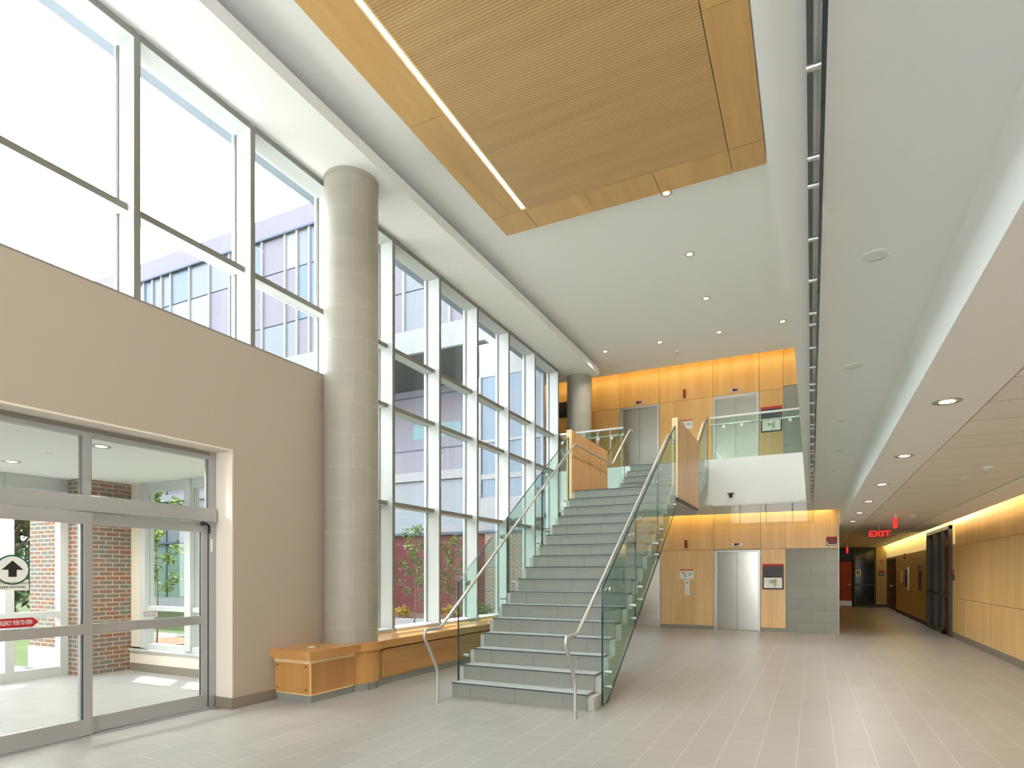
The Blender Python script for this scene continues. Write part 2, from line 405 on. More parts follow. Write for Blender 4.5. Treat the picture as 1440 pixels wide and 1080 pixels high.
# back (lift) wall core
wb = MB(); wb.box(-8.2, .60, YE+.12, YE+.4, 0, 7.62); wb.box(.6, XR+.2, YE+.12, YE+.4, U, 7.62)
st(wb.build('wall_back', 'white'))
# corridor left wall beyond the lift wall, right wall, corridor end
st(MB().box(.45, .60, YE+.05, 32.2, 0, ZC).build('wall_corridor_left', 'corr_wall'))
st(MB().box(XR+.045, XR+.24, YN, 17.62, 0, 7.62).build('wall_right', 'white'))
wr_ = MB(); wr_.box(XR, XR+.24, 21.0, 28.5, 0, ZC); wr_.box(XR, XR+.24, 28.5, 31.9, 2.15, ZC)
wr_.box(XR, XR+.24, 17.66, 21.0, 2.70, ZC); wr_.box(XR+.1, XR+.24, 17.6, 21.0, 0, 2.7); wr_.box(XR+.1, XR+.24, 28.5, 31.9, 0, 2.15)
wr_.box(XR, XR+.24, 31.9, 32.2, 0, ZC)
st(wr_.build('wall_right', 'corr_wall'))
st(MB().box(.45, XR+.2, 32.2, 32.4, 0, ZC+.2).box(2.62, XR+.02, 32.0, 32.2, 0, 2.8).build('wall_corridor_end', 'corr_wall'))
st(MB().box(XR-.015, XR, 21.0, 28.5, 0, .12).box(2.62, XR, 31.985, 32.0, 0, .12).build('baseboard_right', 'brown_base'))
st(MB().box(2.62, XR, 17.3, 17.3, 0, 0).box(.45, XR+.2, YN, YE+.4, ZC+.03, ZC+.04).build('ceiling', 'ceil'))
# upper right side wall (upstairs corridor) and wall behind the camera (glazing added for daylight)
st(MB().box(.60, XR, 32.19, 32.2, 2.1, 2.8).build('trim_3', 'black'))

# unseen front behind the camera: big glazing added to let daylight in
wf = st(MB().box(XG-.1, XR+.2, YN-.15, YN, 0, .3).box(XG-.1, XR+.2, YN-.15, YN, 7.0, 7.62).box(XG-.1, XR+.2, YN-.15, YN, 3.1, 4.2).build('wall_front', 'white'))
fm = MB()
for i in range(8):
    x = -6.0+i*1.27; fm.box(x, x+.07, YN-.12, YN+.05, .3, 3.1); fm.box(x, x+.07, YN-.12, YN+.05, 4.2, 7.0)
st(fm.build('window_12', 'alu_white'))

# ------------------------------------------------------------------ window wall on the left: one structure per bay
MY = [2.25, 3.61, 4.965, 6.30, 7.63, 8.95, 10.29, 11.66, 13.04, 14.50]
MY = [MY[0]-1.355*3, MY[0]-1.355*2, MY[0]-1.355]+MY  # three unseen bays past the left edge, added for daylight
for i in range(len(MY)-1):
    y0, y1 = MY[i], MY[i+1]
    zb = 4.20 if y1 < 6.4 else .67
    root = bpy.data.objects.new('window_%d' % (i+1), None); COL.objects.link(root); root.location = (XG, y0, zb); st(root)
    mu = MB(); mu.box(XG-.06, XW-.004, y1, y1+.065, zb-.02, 6.77); mu.build('mullion', 'alu_white', root)
    MB().box(XW-.004, XW, y1, y1+.065, zb-.02, 6.77).build('mullion_cap', 'alu_dark', root)
    hd = MB(); hd.box(XG-.02, XW-.004, y0+.065, y1, 6.72, 6.80); hd.build('head_frame', 'alu_white', root)
    MB().box(XW-.004, XW, y0+.065, y1, 6.72, 6.79).build('head_cap', 'alu_dark', root)
    MB().box(XG-.02, XW+(.0 if zb > 4 else .03), y0+.065, y1, zb-.05, zb).build('sill', 'alu_dark' if zb > 4 else 'alu_white', root)
    rails = [5.10] if zb > 4 else [5.10, 4.17, 2.64]
    for z in rails:
        MB().box(XG-.04, -5.975, y0+.065, y1, z-.035, z+.03).build('rail', 'alu_white', root)
        MB().box(-5.975, -5.972, y0+.065, y1, z-.036, z+.031).build('rail_cap', 'alu_dark', root)
    gk = MB()
    gk.box(XG-.012, XG+.02, y1-.014, y1, zb, 6.72); gk.box(XG-.012, XG+.02, y0+.065, y0+.075, zb, 6.72)
    gk.build('gasket', 'alu_dark', root)
    lv = sorted([zb]+rails+[6.72])
    for a, b in zip(lv[:-1], lv[1:]):
        MB().box(XG-.006, XG+.006, y0+.075, y1-.014, a+.035, b-.035).build('pane', 'glass_win', root)
# outside: unseen roof overhang placed to block sun, and a visible head strip
st(MB().box(-7.1, XG-.15, YN, 14.4, 7.60, 7.8).build('ceiling', 'facade_white'))
st(MB().box(-6.34, XG-.03, YN, 14.45, 6.76, 6.84).build('trim_6', 'overhang'))

# ------------------------------------------------------------------ columns
def column(cx, cy, z0, z1, r, label):
    t = thing('concrete_column', label, 'column', (cx, cy, z0))
    b = MB().ring((cx, cy), r, z0, z1, 64); o = b.build('shaft', 'concrete', t)
    MB().ring((cx, cy), r+.004, 6.74, 6.797, 64).build('top_collar', 'concrete', t)
column(-5.575, 6.35, 0, ZT, .3575, 'tall round grey concrete column rising from the wooden bench')
column(-5.60, 15.35, U, ZT, .325, 'round grey column at the top of the stairs by the lifts')

# ------------------------------------------------------------------ bench
bt = thing('window_bench', 'built-in maple bench wrapping the column and running under the tall windows', 'bench', (-5.5, 6.2, 0))
C1 = (-5.575, 6.35)
def cap_poly():
    p = [(-5.85, 5.22), (-5.20, 5.22), (-5.20, 6.12)]
    rr = .435
    
    for k in range(13):
        a = -29+58*k/12
        p.append((C1[0]+rr*math.cos(math.radians(a)), C1[1]+rr*math.sin(math.radians(a))))
    p += [(-5.20, 6.60), (-5.20, 14.5), (-5.86, 14.5)]
    return p
cp = [q for q in cap_poly()]

MB().prism([(-5.849, 5.22), (-5.20, 5.22), (-5.20, 6.10), (-5.849, 6.10)], 'Z', .515, .62).build('seat_top', 'wood_bench', bt, .004)
MB().prism([(-5.849, 6.103)]+[(-5.20, 6.103)]+cp[3:16]+[(-5.20, 6.60), (-5.849, 6.60)], 'Z', .515, .62).build('seat_top', 'wood_bench', bt, .003)
MB().prism([(-5.20, 6.603), (-5.20, 14.50), (-5.749, 14.50), (-5.749, 6.603)], 'Z', .515, .62).box(-5.86, -5.745, 6.603, 14.5, .601, .62).build('seat_top', 'wood_bench', bt, .003)
MB().box(-5.849, -5.26, 5.29, 6.06, .47, .515).build('cap_moulding', 'wood_pale', bt)
MB().box(-5.849, -5.275, 5.305, 6.06, .095, .47).build('end_box', 'wood_bench_v', bt)
MB().box(-5.849, -5.268, 5.298, 5.306, .462, .475).box(-5.849, -5.268, 5.298, 5.306, .09, .10).box(-5.276, -5.266, 5.298, 6.06, .088, .10).box(-5.278, -5.266, 5.298, 5.312, .095, .475).build('edge_trim', 'wood_pale', bt)
sc_ = MB()
for x in (-5.80, -5.34):
    for z in (.155, .425): MB().cyl((x, 5.303, z), (x, 5.290, z), .008, 10).build('screw_cap', 'black', bt)
MB().ring(C1, .3875, .095, .515, 40, a0=math.radians(-75), a1=math.radians(75)).build('curved_front', 'wood_bench_v', bt)
MB().box(-5.74, -5.265, 6.6, 14.5, .10, .46).build('long_front', 'wood_bench', bt)
MB().box(-5.74, -5.245, 6.62, 14.5, .46, .49).build('moulding', 'wood_bench', bt)
kb = MB(); kb.box(-5.849, -5.28, 5.32, 6.04, 0, .095); kb.box(-5.74, -5.28, 6.4, 14.5, 0, .10); kb.ring(C1, .378, 0, .095, 40, a0=math.radians(-75), a1=math.radians(75))
kb.build('tile_plinth', 'grey_wall_tile', bt)
t = thing('bench_uplight', 'small round steel uplight set flush in the bench top beside the column', 'light', (-5.53, 5.60, .62))
MB().ring((-5.53, 5.60), .075, .620, .625, 32).build('rim', 'steel', t)
MB().ring((-5.53, 5.60), .05, .625, .628, 32).build('lens', 'reflector', t)

# ------------------------------------------------------------------ staircase
R_, T_ = .181, .269
Y1 = 6.38; Y2 = 13.20; XL, XRs = -3.99, -2.24
stair = thing('staircase', 'grey tiled staircase with wide steps rising to the upper lift lobby', 'staircase', ((XL+XRs)/2, Y1, 0))
def zn1(y): return R_+(y-Y1)*R_/T_
def zn2(y): return 18*R_+(y-Y2)*R_/T_
prof = [(Y1+.02, 0)]
for i in range(16):
    prof += [(Y1+.02+i*T_, (i+1)*R_-.03), (Y1+.02+(i+1)*T_, (i+1)*R_-.03)]
LZ = 17*R_
prof += [(Y1+.02+16*T_, LZ-.03), (Y2+.02, LZ-.03)]
for i in range(5):
    prof += [(Y2+.02+i*T_, (18+i)*R_-.03), (Y2+.02+(i+1)*T_, (18+i)*R_-.03)]
prof += [(YF-.002, 22*R_-.03), (YF-.002, 22*R_-.62), (Y2+.1, 2.79), (10.90, 2.79), (Y1+.40, 0)]
# dedupe
pp = []
for q in prof:
    if not pp or (abs(pp[-1][0]-q[0])+abs(pp[-1][1]-q[1])) > 1e-5: pp.append(q)
MB().prism(pp, 'X', -4.055, -2.165).build('stringer', 'stringer', stair)
def step(y, z, depth, last=False):
    b = MB(); b.box(XL, XRs, y, y+.022, z-R_+(0.0 if z > R_ else 0), z-.025); b.box(XL, XRs, y-.012, y+depth, z-.028, z)
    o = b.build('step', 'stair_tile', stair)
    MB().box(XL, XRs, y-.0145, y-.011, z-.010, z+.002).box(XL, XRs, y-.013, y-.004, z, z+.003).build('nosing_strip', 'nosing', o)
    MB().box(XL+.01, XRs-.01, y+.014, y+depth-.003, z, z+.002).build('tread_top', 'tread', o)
for i in range(16): step(Y1+i*T_, (i+1)*R_, T_)
step(Y1+16*T_, LZ, Y2-(Y1+16*T_))
for i in range(5): step(Y2+i*T_, (18+i)*R_, T_)
step(Y2+5*T_, 23*R_-.001, .035)

# glass guards of the first flight
def flight_guard(x, side, ys, label, start):
    t = thing('glass_balustrade', label, 'balustrade', (x, ys[0][0], 0))
    for (a, b) in ys:
        zb = lambda y: max(.03, zn1(y)-.45)
        poly = [(a, zb(a))]
        yk = Y1+.40
        if a < yk: poly.append((yk, .03))
        poly += [(b, zb(b)), (b, zn1(b)+1.03), (a, zn1(a)+1.03)]
        g = MB().prism(poly, 'X', x-.011, x+.011, 0, 1).build('glass_panel', ['glass_stair', 'glass_edge'], t)
    so = MB()
    for (a, b) in ys:
        for y in (a+.22, b-.12):
            for dz in (-.10, -.27):
                z = max(.1+(dz+.27), zn1(y)+dz)
                MB().cyl((x-side*.035, y, z), (x+side*.045, y, z), .020, 16).build('standoff', 'steel', t)
    return t
YS = [(6.60, 8.02), (8.035, 9.33), (9.345, 10.66)]
flight_guard(-2.13, 1, YS, 'clear green-tinted glass guard on the open right side of the lower stair flight', 6.6)
flight_guard(-4.10, -1, [(6.70, 8.10), (8.115, 9.41), (9.425, 10.66)], 'clear glass guard on the window side of the lower stair flight', 6.7)
# second flight guards
for x, lab in ((-4.115, 'glass guard left of the short upper stair flight'), (-2.15, 'glass guard right of the short upper stair flight')):
    t = thing('glass_balustrade', lab, 'balustrade', (x, 13.05, 3))
    a, b = 13.04, 14.50
    MB().prism([(a, 2.95), (b, 3.72), (b, zn2(b)+1.0), (a, zn2(a)+.97)], 'X', x-.011, x+.011, 0, 1).build('glass_panel', ['glass_stair', 'glass_edge'], t)
    for y in (13.4, 14.2):
        for dz in (-.08, -.22):
            MB().cyl((x-.03, y, zn2(y)+dz), (x+.03, y, zn2(y)+dz), .014).build('standoff', 'steel', t)

# wooden guard panels beside the landing
def wood_guard(x0, x1, label, face):
    t = thing('landing_guard', label, 'guard panel', ((x0+x1)/2, 10.75, LZ))
    MB().box(x0, x1, 10.77, 13.0, 2.865, 4.25).build('panel', 'wood_guard', t, .003)
    MB().box(x0-.001, x1+.001, 10.745, 10.771, 2.86, 4.255).build('front_edge', 'wood_pale', t, .002)
    MB().box(x0+.02, x1-.02, 10.80, 12.97, 2.835, 2.865).build('bottom_channel', 'bronze', t)
wood_guard(-4.175, -4.075, 'maple guard panel on the window side of the stair landing', 1)
wood_guard(-2.20, -2.10, 'maple guard panel on the open right side of the stair landing', -1)

# handrails
def arc(p, n=5, r=.06):
    """round the corners of a polyline"""
    P = [Vector(q) for q in p]; out = [P[0]]
    for i in range(1, len(P)-1):
        a, b, c = P[i-1], P[i], P[i+1]
        d1 = (a-b).normalized(); d2 = (c-b).normalized(); rr = min(r, (a-b).length*.45, (c-b).length*.45)
        s, e = b+d1*rr, b+d2*rr
        for k in range(n+1):
            t_ = k/n; out.append(s*(1-t_)**2+b*2*t_*(1-t_)+e*t_**2)
    out.append(P[-1]); return out
def rail(x, gx, label, tail, by):
    t = thing('stair_handrail', label, 'handrail', (x, 5.99, 0))
    f = lambda y: zn1(y)+.915
    pts = [(x, 6.00, 0), (x, 6.00, .40), (x, 5.73, .80), (x, 5.76, .935), (x, 6.05, .935), (x, 6.11, .97)]
    pts = pts[:4]+[(x, 6.06, f(6.06))]+[(x, 10.62, f(10.62))]+tail
    pts[3] = (x, 5.74, f(6.06)-.0)
    MB().tube(arc(pts, 6, .07), .0195, 16).build('tube', 'steel', t)
    for y in by:
        z = f(y); s = 1 if gx > x else -1
        b = MB(); b.tube([(x, y, z-.015), (x, y, z-.06), (x+s*.03, y, z-.075), (gx, y, z-.075)], .007, 8)
        b.cyl((gx-s*.011, y, z-.075), (gx-s*.022, y, z-.075), .034, 20); b.cyl((gx+s*.011, y, z-.075), (gx+s*.026, y, z-.075), .034, 20)
        b.build('bracket', 'steel', t)
    return t
lt_ = rail(-3.96, -4.10, 'stainless steel handrail along the window side of the stairs, bent down to the floor',
     [(-3.96, 12.95, zn1(10.62)+.90), (-3.96, 14.42, 4.163+.86), (-3.96, 14.72, 4.163+.86)], (6.95, 7.95, 8.35, 9.25, 9.6, 10.4))
for y in (11.3, 12.5):
    b = MB(); z = zn1(10.62)+.90; b.tube([(-3.96, y, z-.015), (-3.96, y, z-.06), (-4.0, y, z-.075), (-4.074, y, z-.075)], .007, 8); b.cyl((-4.06, y, z-.075), (-4.074, y, z-.075), .03, 20)
    b.build('bracket', 'steel', lt_)
rt_ = rail(-2.235, -2.13, 'stainless steel handrail on the open right side of the stairs, bent down to the floor',
     [(-2.235, 12.95, zn1(10.62)+.90), (-2.235, 14.42, 4.163+.86), (-2.235, 14.72, 4.163+.86)], (6.85, 7.9, 8.25, 9.2, 9.55, 10.45))

# guards of the upper floor
def floor_guard(x0, x1, label, n):
    t = thing('floor_balustrade', label, 'balustrade', ((x0+x1)/2, YF+.03, U))
    w = (x1-x0)/n
    for k in range(n):
        a = x0+k*w+.006; b = x0+(k+1)*w-.006
        MB().prism([(a, U-.0), (b, U), (b, U+.95), (a, U+.95)], 'Y', YF+.03, YF+.044, 0, 1).build('glass_panel', ['glass_stair', 'glass_edge'], t)
        if True:
            xm = a+.12
            for xx in (a+.3, b-.3):
                MB().tube([(xx, YF+.03, U+.74), (xx, YF+.10, U+.74), (xx, YF+.11, U+.80)], .008, 8).cyl((xx, YF+.008, U+.74), (xx, YF+.03, U+.74), .035, 20).build('bracket', 'steel', t)
    MB().box(x0, x1, YF+.015, YF+.06, U+.945, U+.985).build('top_rail', 'steel', t)
    MB().cyl((x0, YF+.11, U+.81), (x1, YF+.11, U+.81), .02, 14).build('handrail', 'steel', t)
floor_guard(-6.08, -4.16, 'glass guard with steel rails at the upper floor edge left of the stairs', 2)
floor_guard(-2.12, -.12, 'glass guard with double steel rails at the upper floor edge right of the stairs', 2)
# fascia camera
t = thing('security_camera', 'small dark dome camera on the white upper floor fascia', 'camera', (-1.652, YF, 3.32))
MB().box(-1.72, -1.58, YF-.07, YF, 3.345, 3.36).build('mount', 'charcoal', t)
MB().cyl((-1.652, YF-.035, 3.345), (-1.652, YF-.035, 3.29), .035, 16).cyl((-1.652, YF-.035, 3.29), (-1.652, YF-.035, 3.25), .035, 16, 0, .015).build('dome', 'black', t)

# smoke baffle glass round the opening
t = thing('smoke_baffle', 'narrow glass smoke curtain hanging below the upper floor edge', 'glass panel', (.02, 8, ZC))
yb = [-1.9+1.5*k for k in range(12)]; yb = [y for y in yb if y < 14.4]+[14.45]
for a, b in zip(yb[:-1], yb[1:]):
    MB().prism([(a+.006, ZC-.5), (b-.006, ZC-.5), (b-.006, ZC-.005), (a+.006, ZC-.005)], 'X', .018, .028, 0, 1).build('glass_panel', ['glass_baffle', 'glass_edge'], t)
for a, b in ((-2.05, -1.03), (-1.02, .02)):
    MB().prism([(a+.005, ZC-.5), (b-.005, ZC-.5), (b-.005, ZC-.005), (a+.005, ZC-.005)], 'Y', 14.60, 14.61, 0, 0).build('glass_panel', ['glass_baffle', 'glass_edge'], t)
MB().box(-.014, .004, YN+.1, 14.6, ZC-.03, ZC-.001).build('channel', 'steel_dark', t)
for a in yb[:-1]:
    for dy in (.09, .52, .96, 1.41):
        if a+dy < 14.4 and a+dy > 1.2:
            MB().cyl((-.016, a+dy, ZC-.035), (.040, a+dy, ZC-.035), .011, 10).build('clip', 'steel', t)
MB().box(-2.05, 0.0, 14.59, 14.62, ZC-.03, ZC-.001).build('channel', 'ceil', t)

# ------------------------------------------------------------------ maple ceiling panel
cp_ = thing('ceiling_wood_panel', 'large suspended maple ceiling panel with a fine slatted centre', 'ceiling panel', (-2.5, 4, 7.0))
yb = [8.24, 6.09, 3.94, 1.79, -.36, -2.51, -4.66]
for a, b in zip(yb[1:], yb[:-1]):
    MB().box(-4.43, -3.935, a+.004, b-.004, 7.0, 7.05).build('border_panel', 'wood_ceil', cp_)
    MB().box(-.965, -.545, a+.004, b-.004, 7.0, 7.05).build('border_panel', 'wood_ceil', cp_)
for a, b in ((-4.43, -3.885), (-3.877, -2.935), (-2.928, -1.955), (-1.947, -.972), (-.964, -.545)):
    MB().box(a, b, 8.244, 8.74, 7.0, 7.05).build('border_panel', 'wood_ceil', cp_)
MB().box(-3.825, -.975, -4.66, 8.236, 7.0, 7.05).build('slatted_panel', 'wood_slat', cp_)
MB().box(-4.40, -.57, -4.6, 8.71, 7.052, 7.128).build('backing', 'rubber', cp_)
sl = thing('linear_ceiling_light', 'long recessed linear ceiling light along the maple ceiling panel', 'light', (-3.88, 4, 7.02))
MB().box(-3.905, -3.855, -4.6, 8.20, 7.012, 7.03).build('lens', 'slot', sl)
MB().box(-3.933, -3.907, -4.6, 8.23, 7.004, 7.04).box(-3.853, -3.827, -4.6, 8.23, 7.004, 7.04).box(-3.907, -3.853, 8.20, 8.236, 7.004, 7.04).build('housing', 'reflector', sl)

# ------------------------------------------------------------------ downlights and ceiling devices
def downlight(x, y, z, r, lit, label, group=None, mat='steel'):
    t = thing('downlight', label, 'light', (x, y, z), group)
    n = 28
    b = MB(); A = [2*PI*k/n for k in range(n)]
    vs = [(x+r*math.cos(a), y+r*math.sin(a), z-.006) for a in A]+[(x+(r-.014)*math.cos(a), y+(r-.014)*math.sin(a), z-.008) for a in A]+[(x+r*math.cos(a), y+r*math.sin(a), z) for a in A]
    fs = [(k, n+k, n+(k+1) % n, (k+1) % n) for k in range(n)]+[(2*n+k, k, (k+1) % n, 2*n+(k+1) % n) for k in range(n)]
    b.add(vs, fs); b.build('trim_ring', mat, t)
    if lit:
        c = MB(); c.ring((x, y), r-.014, z-.004, z-.0035, n); c.build('reflector', 'reflector', t)
        MB().ring((x, y), r*.55, z-.006, z-.0045, n).build('lamp', 'lens', t)
    else:
        MB().ring((x, y), r-.014, z-.005, z-.004, n).build('cover', 'paper', t)
    return t
def cpd(src, dst, sl_, label, group=None):
    t = copy_tree(src, (Vector(dst)), label, group); return t
ul = [((-1.92, 8.98), 'half hidden warm downlight at the end edge of the maple ceiling panel'),
      ((-1.92, 10.88), 'lit ceiling downlight next beyond the maple panel, the largest fully visible one'),
      ((-1.93, 12.78), 'lit ceiling downlight second beyond the maple panel in the centre row'),
      ((-1.93, 14.70), 'lit ceiling downlight above the upper lobby edge, between two neighbours of its row'),
      ((-3.30, 14.70), 'lit ceiling downlight over the stair head, second from the left of its row'),
      ((-4.67, 14.70), 'lit ceiling downlight nearest the rear column, leftmost of its row'),
      ((-.583, 14.70), 'lit ceiling downlight at the right end of the row above the upper lobby')]
src = None
for (x, y), lab in ul:
    if src is None: src = downlight(x, y, ZT, .085, True, lab, 'downlights in the high atrium ceiling')
    else: copy_tree(src, (x, y, ZT), lab)
sd = None
names = ['nearest of the lit downlights in the low corridor band', 'second nearest lit downlight in the low corridor band', 'third lit downlight in the low corridor band, counting from the viewer',
         'fourth lit downlight in the low corridor band, counting from the viewer', 'fifth lit downlight in the low corridor band, just before the farthest', 'farthest lit downlight in the low corridor band, beside the lift wall corner']
for k, y in enumerate([5.12, 7.30, 9.50, 11.65, 13.76, 15.93]):
    if sd is None: sd = downlight(.845, y, 2.73, .088, True, names[k], 'downlights in the low corridor band')
    else: copy_tree(sd, (.845, y, 2.73), names[k])
sc2 = None
nm = ['nearest', 'second nearest', 'third nearest', 'fourth nearest', 'fifth nearest', 'second farthest', 'farthest']
for k, y in enumerate([3.49, 5.27, 7.07, 8.85, 10.6, 12.4, 14.1]):
    lab = 'white round ceiling cover under the upper floor, %s of the row of seven' % nm[k]
    if sc2 is None: sc2 = tag(downlight(.285, y, ZC, .062, False, lab, 'white covers under the upper floor', 'paper'), cat='ceiling cover')
    else: copy_tree(sc2, (.285, y, ZC), lab)
def smoke_det(x, y, z, label, r=.055):
    t = thing('smoke_detector', label, 'smoke detector', (x, y, z))
    MB().cyl((x, y, z), (x, y, z-.022), r, 24).build('base', 'paper', t)
    MB().cyl((x, y, z-.022), (x, y, z-.06), r*.8, 24, 0, r*.55).build('sensor_head', 'alu_white', t)
smoke_det(1.78, 8.51, 2.735, 'white smoke detector on the tiled corridor ceiling nearest the viewer')
smoke_det(1.886, 14.9, 2.735, 'white smoke detector on the tiled corridor ceiling beside the hanging red sign')
smoke_det(-3.05, 15.50, ZT, 'white smoke detector on the high ceiling above the upper lobby')
for k, (x, y, z, lab) in enumerate([(-5.53, 5.24, 6.80, 'small sprinkler cover on the window-side shelf before the tall column'), (-5.54, 9.04, 6.80, 'small sprinkler cover on the window-side shelf above the middle windows'),
        (-5.51, 12.88, 6.80, 'small sprinkler cover on the window-side shelf nearest the rear column'), (1.73, 9.35, 2.735, 'small flat sprinkler cover on the corridor ceiling by the near smoke detector'), (1.73, 12.44, 2.735, 'small flat sprinkler cover on the corridor ceiling midway down the tiles')]):
    t = thing('sprinkler_cover', lab, 'sprinkler', (x, y, z))
    MB().cyl((x, y, z+.006), (x, y, z-.008), .042, 24).build('cover_plate', 'paper' if z < 5 else 'ceil', t)

# ------------------------------------------------------------------ lift wall panelling
pn = thing('wood_panelling', 'maple panelling around the lift doors of the ground floor', 'wall panelling', (-3, YE, 0))
pu = thing('wood_panelling', 'maple panelling around the lift doors of the upper floor', 'wall panelling', (-3, YE, U))
g = .004
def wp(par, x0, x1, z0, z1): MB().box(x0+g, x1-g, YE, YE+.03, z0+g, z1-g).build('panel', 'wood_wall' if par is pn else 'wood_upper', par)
for (x0, x1, z0, z1) in [(-6.1, -5.04, .10, 2.17), (-6.1, -5.04, 2.17, 3.40), (-5.04, -3.84, 2.17, 3.40), (-3.84, -2.39, .10, 2.17), (-3.84, -2.39, 2.17, 3.40),
                         (-2.39, -1.215, 2.17, 3.40), (-1.215, -.61, .10, 2.17), (-1.215, -.61, 2.17, 3.40), (-.61, .60, 2.17, 3.40)]:
    wp(pn, x0, x1, z0, z1)
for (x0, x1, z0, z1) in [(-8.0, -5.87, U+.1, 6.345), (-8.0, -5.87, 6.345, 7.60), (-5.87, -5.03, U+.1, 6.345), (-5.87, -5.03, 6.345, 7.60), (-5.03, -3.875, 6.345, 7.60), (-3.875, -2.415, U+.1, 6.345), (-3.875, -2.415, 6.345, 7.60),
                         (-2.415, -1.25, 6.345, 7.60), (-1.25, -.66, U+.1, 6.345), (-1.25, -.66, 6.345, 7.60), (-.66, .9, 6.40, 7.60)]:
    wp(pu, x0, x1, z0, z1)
MB().box(-8.0, -5.035, YE+.03, YE+.05, U+.1, 7.6).box(-5.035, -3.87, YE+.03, YE+.05, 6.345, 7.6).box(-3.87, -2.42, YE+.03, YE+.05, U+.1, 7.6).box(-2.42, -1.245, YE+.03, YE+.05, 6.345, 7.6).box(-1.245, .9, YE+.03, YE+.05, U+.1, 7.6).build('backing', 'rubber', pu)
o = MB().box(-6.1, -5.04, YE+.03, YE+.05, .1, 3.4).box(-3.84, -2.39, YE+.03, YE+.05, .1, 3.4).box(-5.04, -3.84, YE+.03, YE+.05, 2.17, 3.4).box(-2.39, -1.215, YE+.03, YE+.05, 2.17, 3.4).box(-1.215, -.61, YE+.03, YE+.05, .1, 3.4).build('backing', 'rubber', pn)
st(MB().box(-3.84, -2.39, YE+.012, YE+.12, 0, .10).box(-1.215, -.61, YE+.012, YE+.12, 0, .10).box(-6.1, -5.04, YE+.012, YE+.12, 0, .10).build('baseboard_back', 'grey_wall_tile'))
st(MB().box(-.607, .60, YE+.006, YE+.12, 0, 2.165).box(.60, .603, YE, YE+.12, 0, 3.1).build('wall_back', 'grey_wall_tile'))
st(MB().box(-.657, .9, YE+.006, YE+.029, U, 6.395).build('wall_back', 'grey_wall_tile'))
st(MB().box(.598, .612, YE-.006, YE+.12, 0, 3.11).build('trim_4', 'alu'))

def lift(x0, x1, z0, label, h=2.155):
    t = thing('lift_door', label, 'lift door', ((x0+x1)/2, YE, z0))
    y = YE
    MB().box(x0, x0+.055, y-.012, y+.10, z0, z0+h).box(x1-.055, x1, y-.012, y+.10, z0, z0+h).box(x0+.055, x1-.055, y-.012, y+.10, z0+h-.05, z0+h).build('frame', 'steel', t)
    xm = (x0+x1)/2
    MB().box(x0+.055, xm-.003, y+.07, y+.10, z0+.01, z0+h-.05).build('door_leaf', 'steel_door', t)
    MB().box(xm+.003, x1-.055, y+.07, y+.10, z0+.01, z0+h-.05).build('door_leaf', 'steel_door', t)
    MB().box(x0+.055, x1-.055, y, y+.10, z0, z0+.01).build('sill', 'alu_dark', t)
    MB().box(xm-.006, xm+.006, y+.095, y+.105, z0, z0+h-.05).build('centre_gap', 'rubber', t)
lift(-2.385, -1.22, 0, 'closed stainless lift door on the ground floor beside the directory board')
lift(-5.035, -3.845, 0, 'closed stainless lift door on the ground floor half hidden behind the stairs')
lift(-5.025, -3.88, U, 'closed stainless lift door on the upper floor directly behind the stair head', 2.175)
lift(-2.41, -1.255, U, 'closed stainless lift door on the upper floor behind the glass guard at right', 2.175)

def indicator(x, z, digit, label):
    t = thing('floor_indicator', label, 'lift indicator', (x, YE, z))
    MB().box(x-.125, x+.125, YE-.012, YE, z-.045, z+.045).build('plate', 'steel', t)
    MB().box(x-.07, x+.07, YE-.016, YE-.012, z-.035, z+.035).build('display', 'black', t)
    text('digit', digit, .07, (x+.03, YE-.0175, z), '-Y', 'led', t)
indicator(-1.80, 2.305, '2', 'small red floor number display above the ground floor lift door')
indicator(-4.455, 6.446, '2', 'small red floor number display above the upper lift door behind the stair head')
indicator(-1.845, 6.453, '2', 'small red floor number display above the right-hand upper lift door')
def lantern(x, z, label):
    t = thing('hall_lantern', label, 'lantern', (x, YE, z))
    MB().box(x-.03, x+.03, YE-.07, YE+.008, z-.11, z+.11).build('housing', 'darkred', t)
    MB().box(x-.032, x-.018, YE-.074, YE-.07, z-.11, z+.11).box(x+.018, x+.032, YE-.074, YE-.07, z-.11, z+.11).build('bezel', 'red', t)
lantern(-3.13, 2.34, 'small dark red lift arrival lantern on the ground floor panelling')
lantern(-3.17, 6.52, 'small dark red lift arrival lantern on the upper floor panelling')
def small_sign(x0, x1, z0, z1, label):
    t = thing('evacuation_sign', label, 'sign', ((x0+x1)/2, YE, z0))
    MB().box(x0, x1, YE-.012, YE, z0, z1).build('board', 'paper', t)
    MB().box(x0, x1, YE-.015, YE-.012, z1-.03, z1).build('red_header', 'red', t)
    w = x1-x0
    MB().box(x0+.03, x0+.03+w*.32, YE-.0135, YE-.012, z0+.15, z1-.06).box(x0+w*.3, x0+w*.46, YE-.0135, YE-.012, z0+.05, z0+.15).build('floor_plan', 'mapgreen', t)
    b = MB()
    for k in range(3): b.box(x0+w*.58, x1-.03, YE-.0135, YE-.012, z0+.10+k*.03, z0+.112+k*.03)
    b.build('caption', 'greyprint', t)
small_sign(-3.30, -2.93, 1.375, 1.635, 'white notice with red header above the lift call panel on the ground floor')
small_sign(-3.33, -2.955, 5.535, 5.79, 'white notice with red header between the upper lift doors')
t = thing('call_panel', 'slim white lift call panel with black buttons on the ground floor panelling', 'call panel', (-3.1, YE, 1.1))
MB().box(-3.155, -3.04, YE-.012, YE+.008, .925, 1.355).build('plate', 'paper', t)
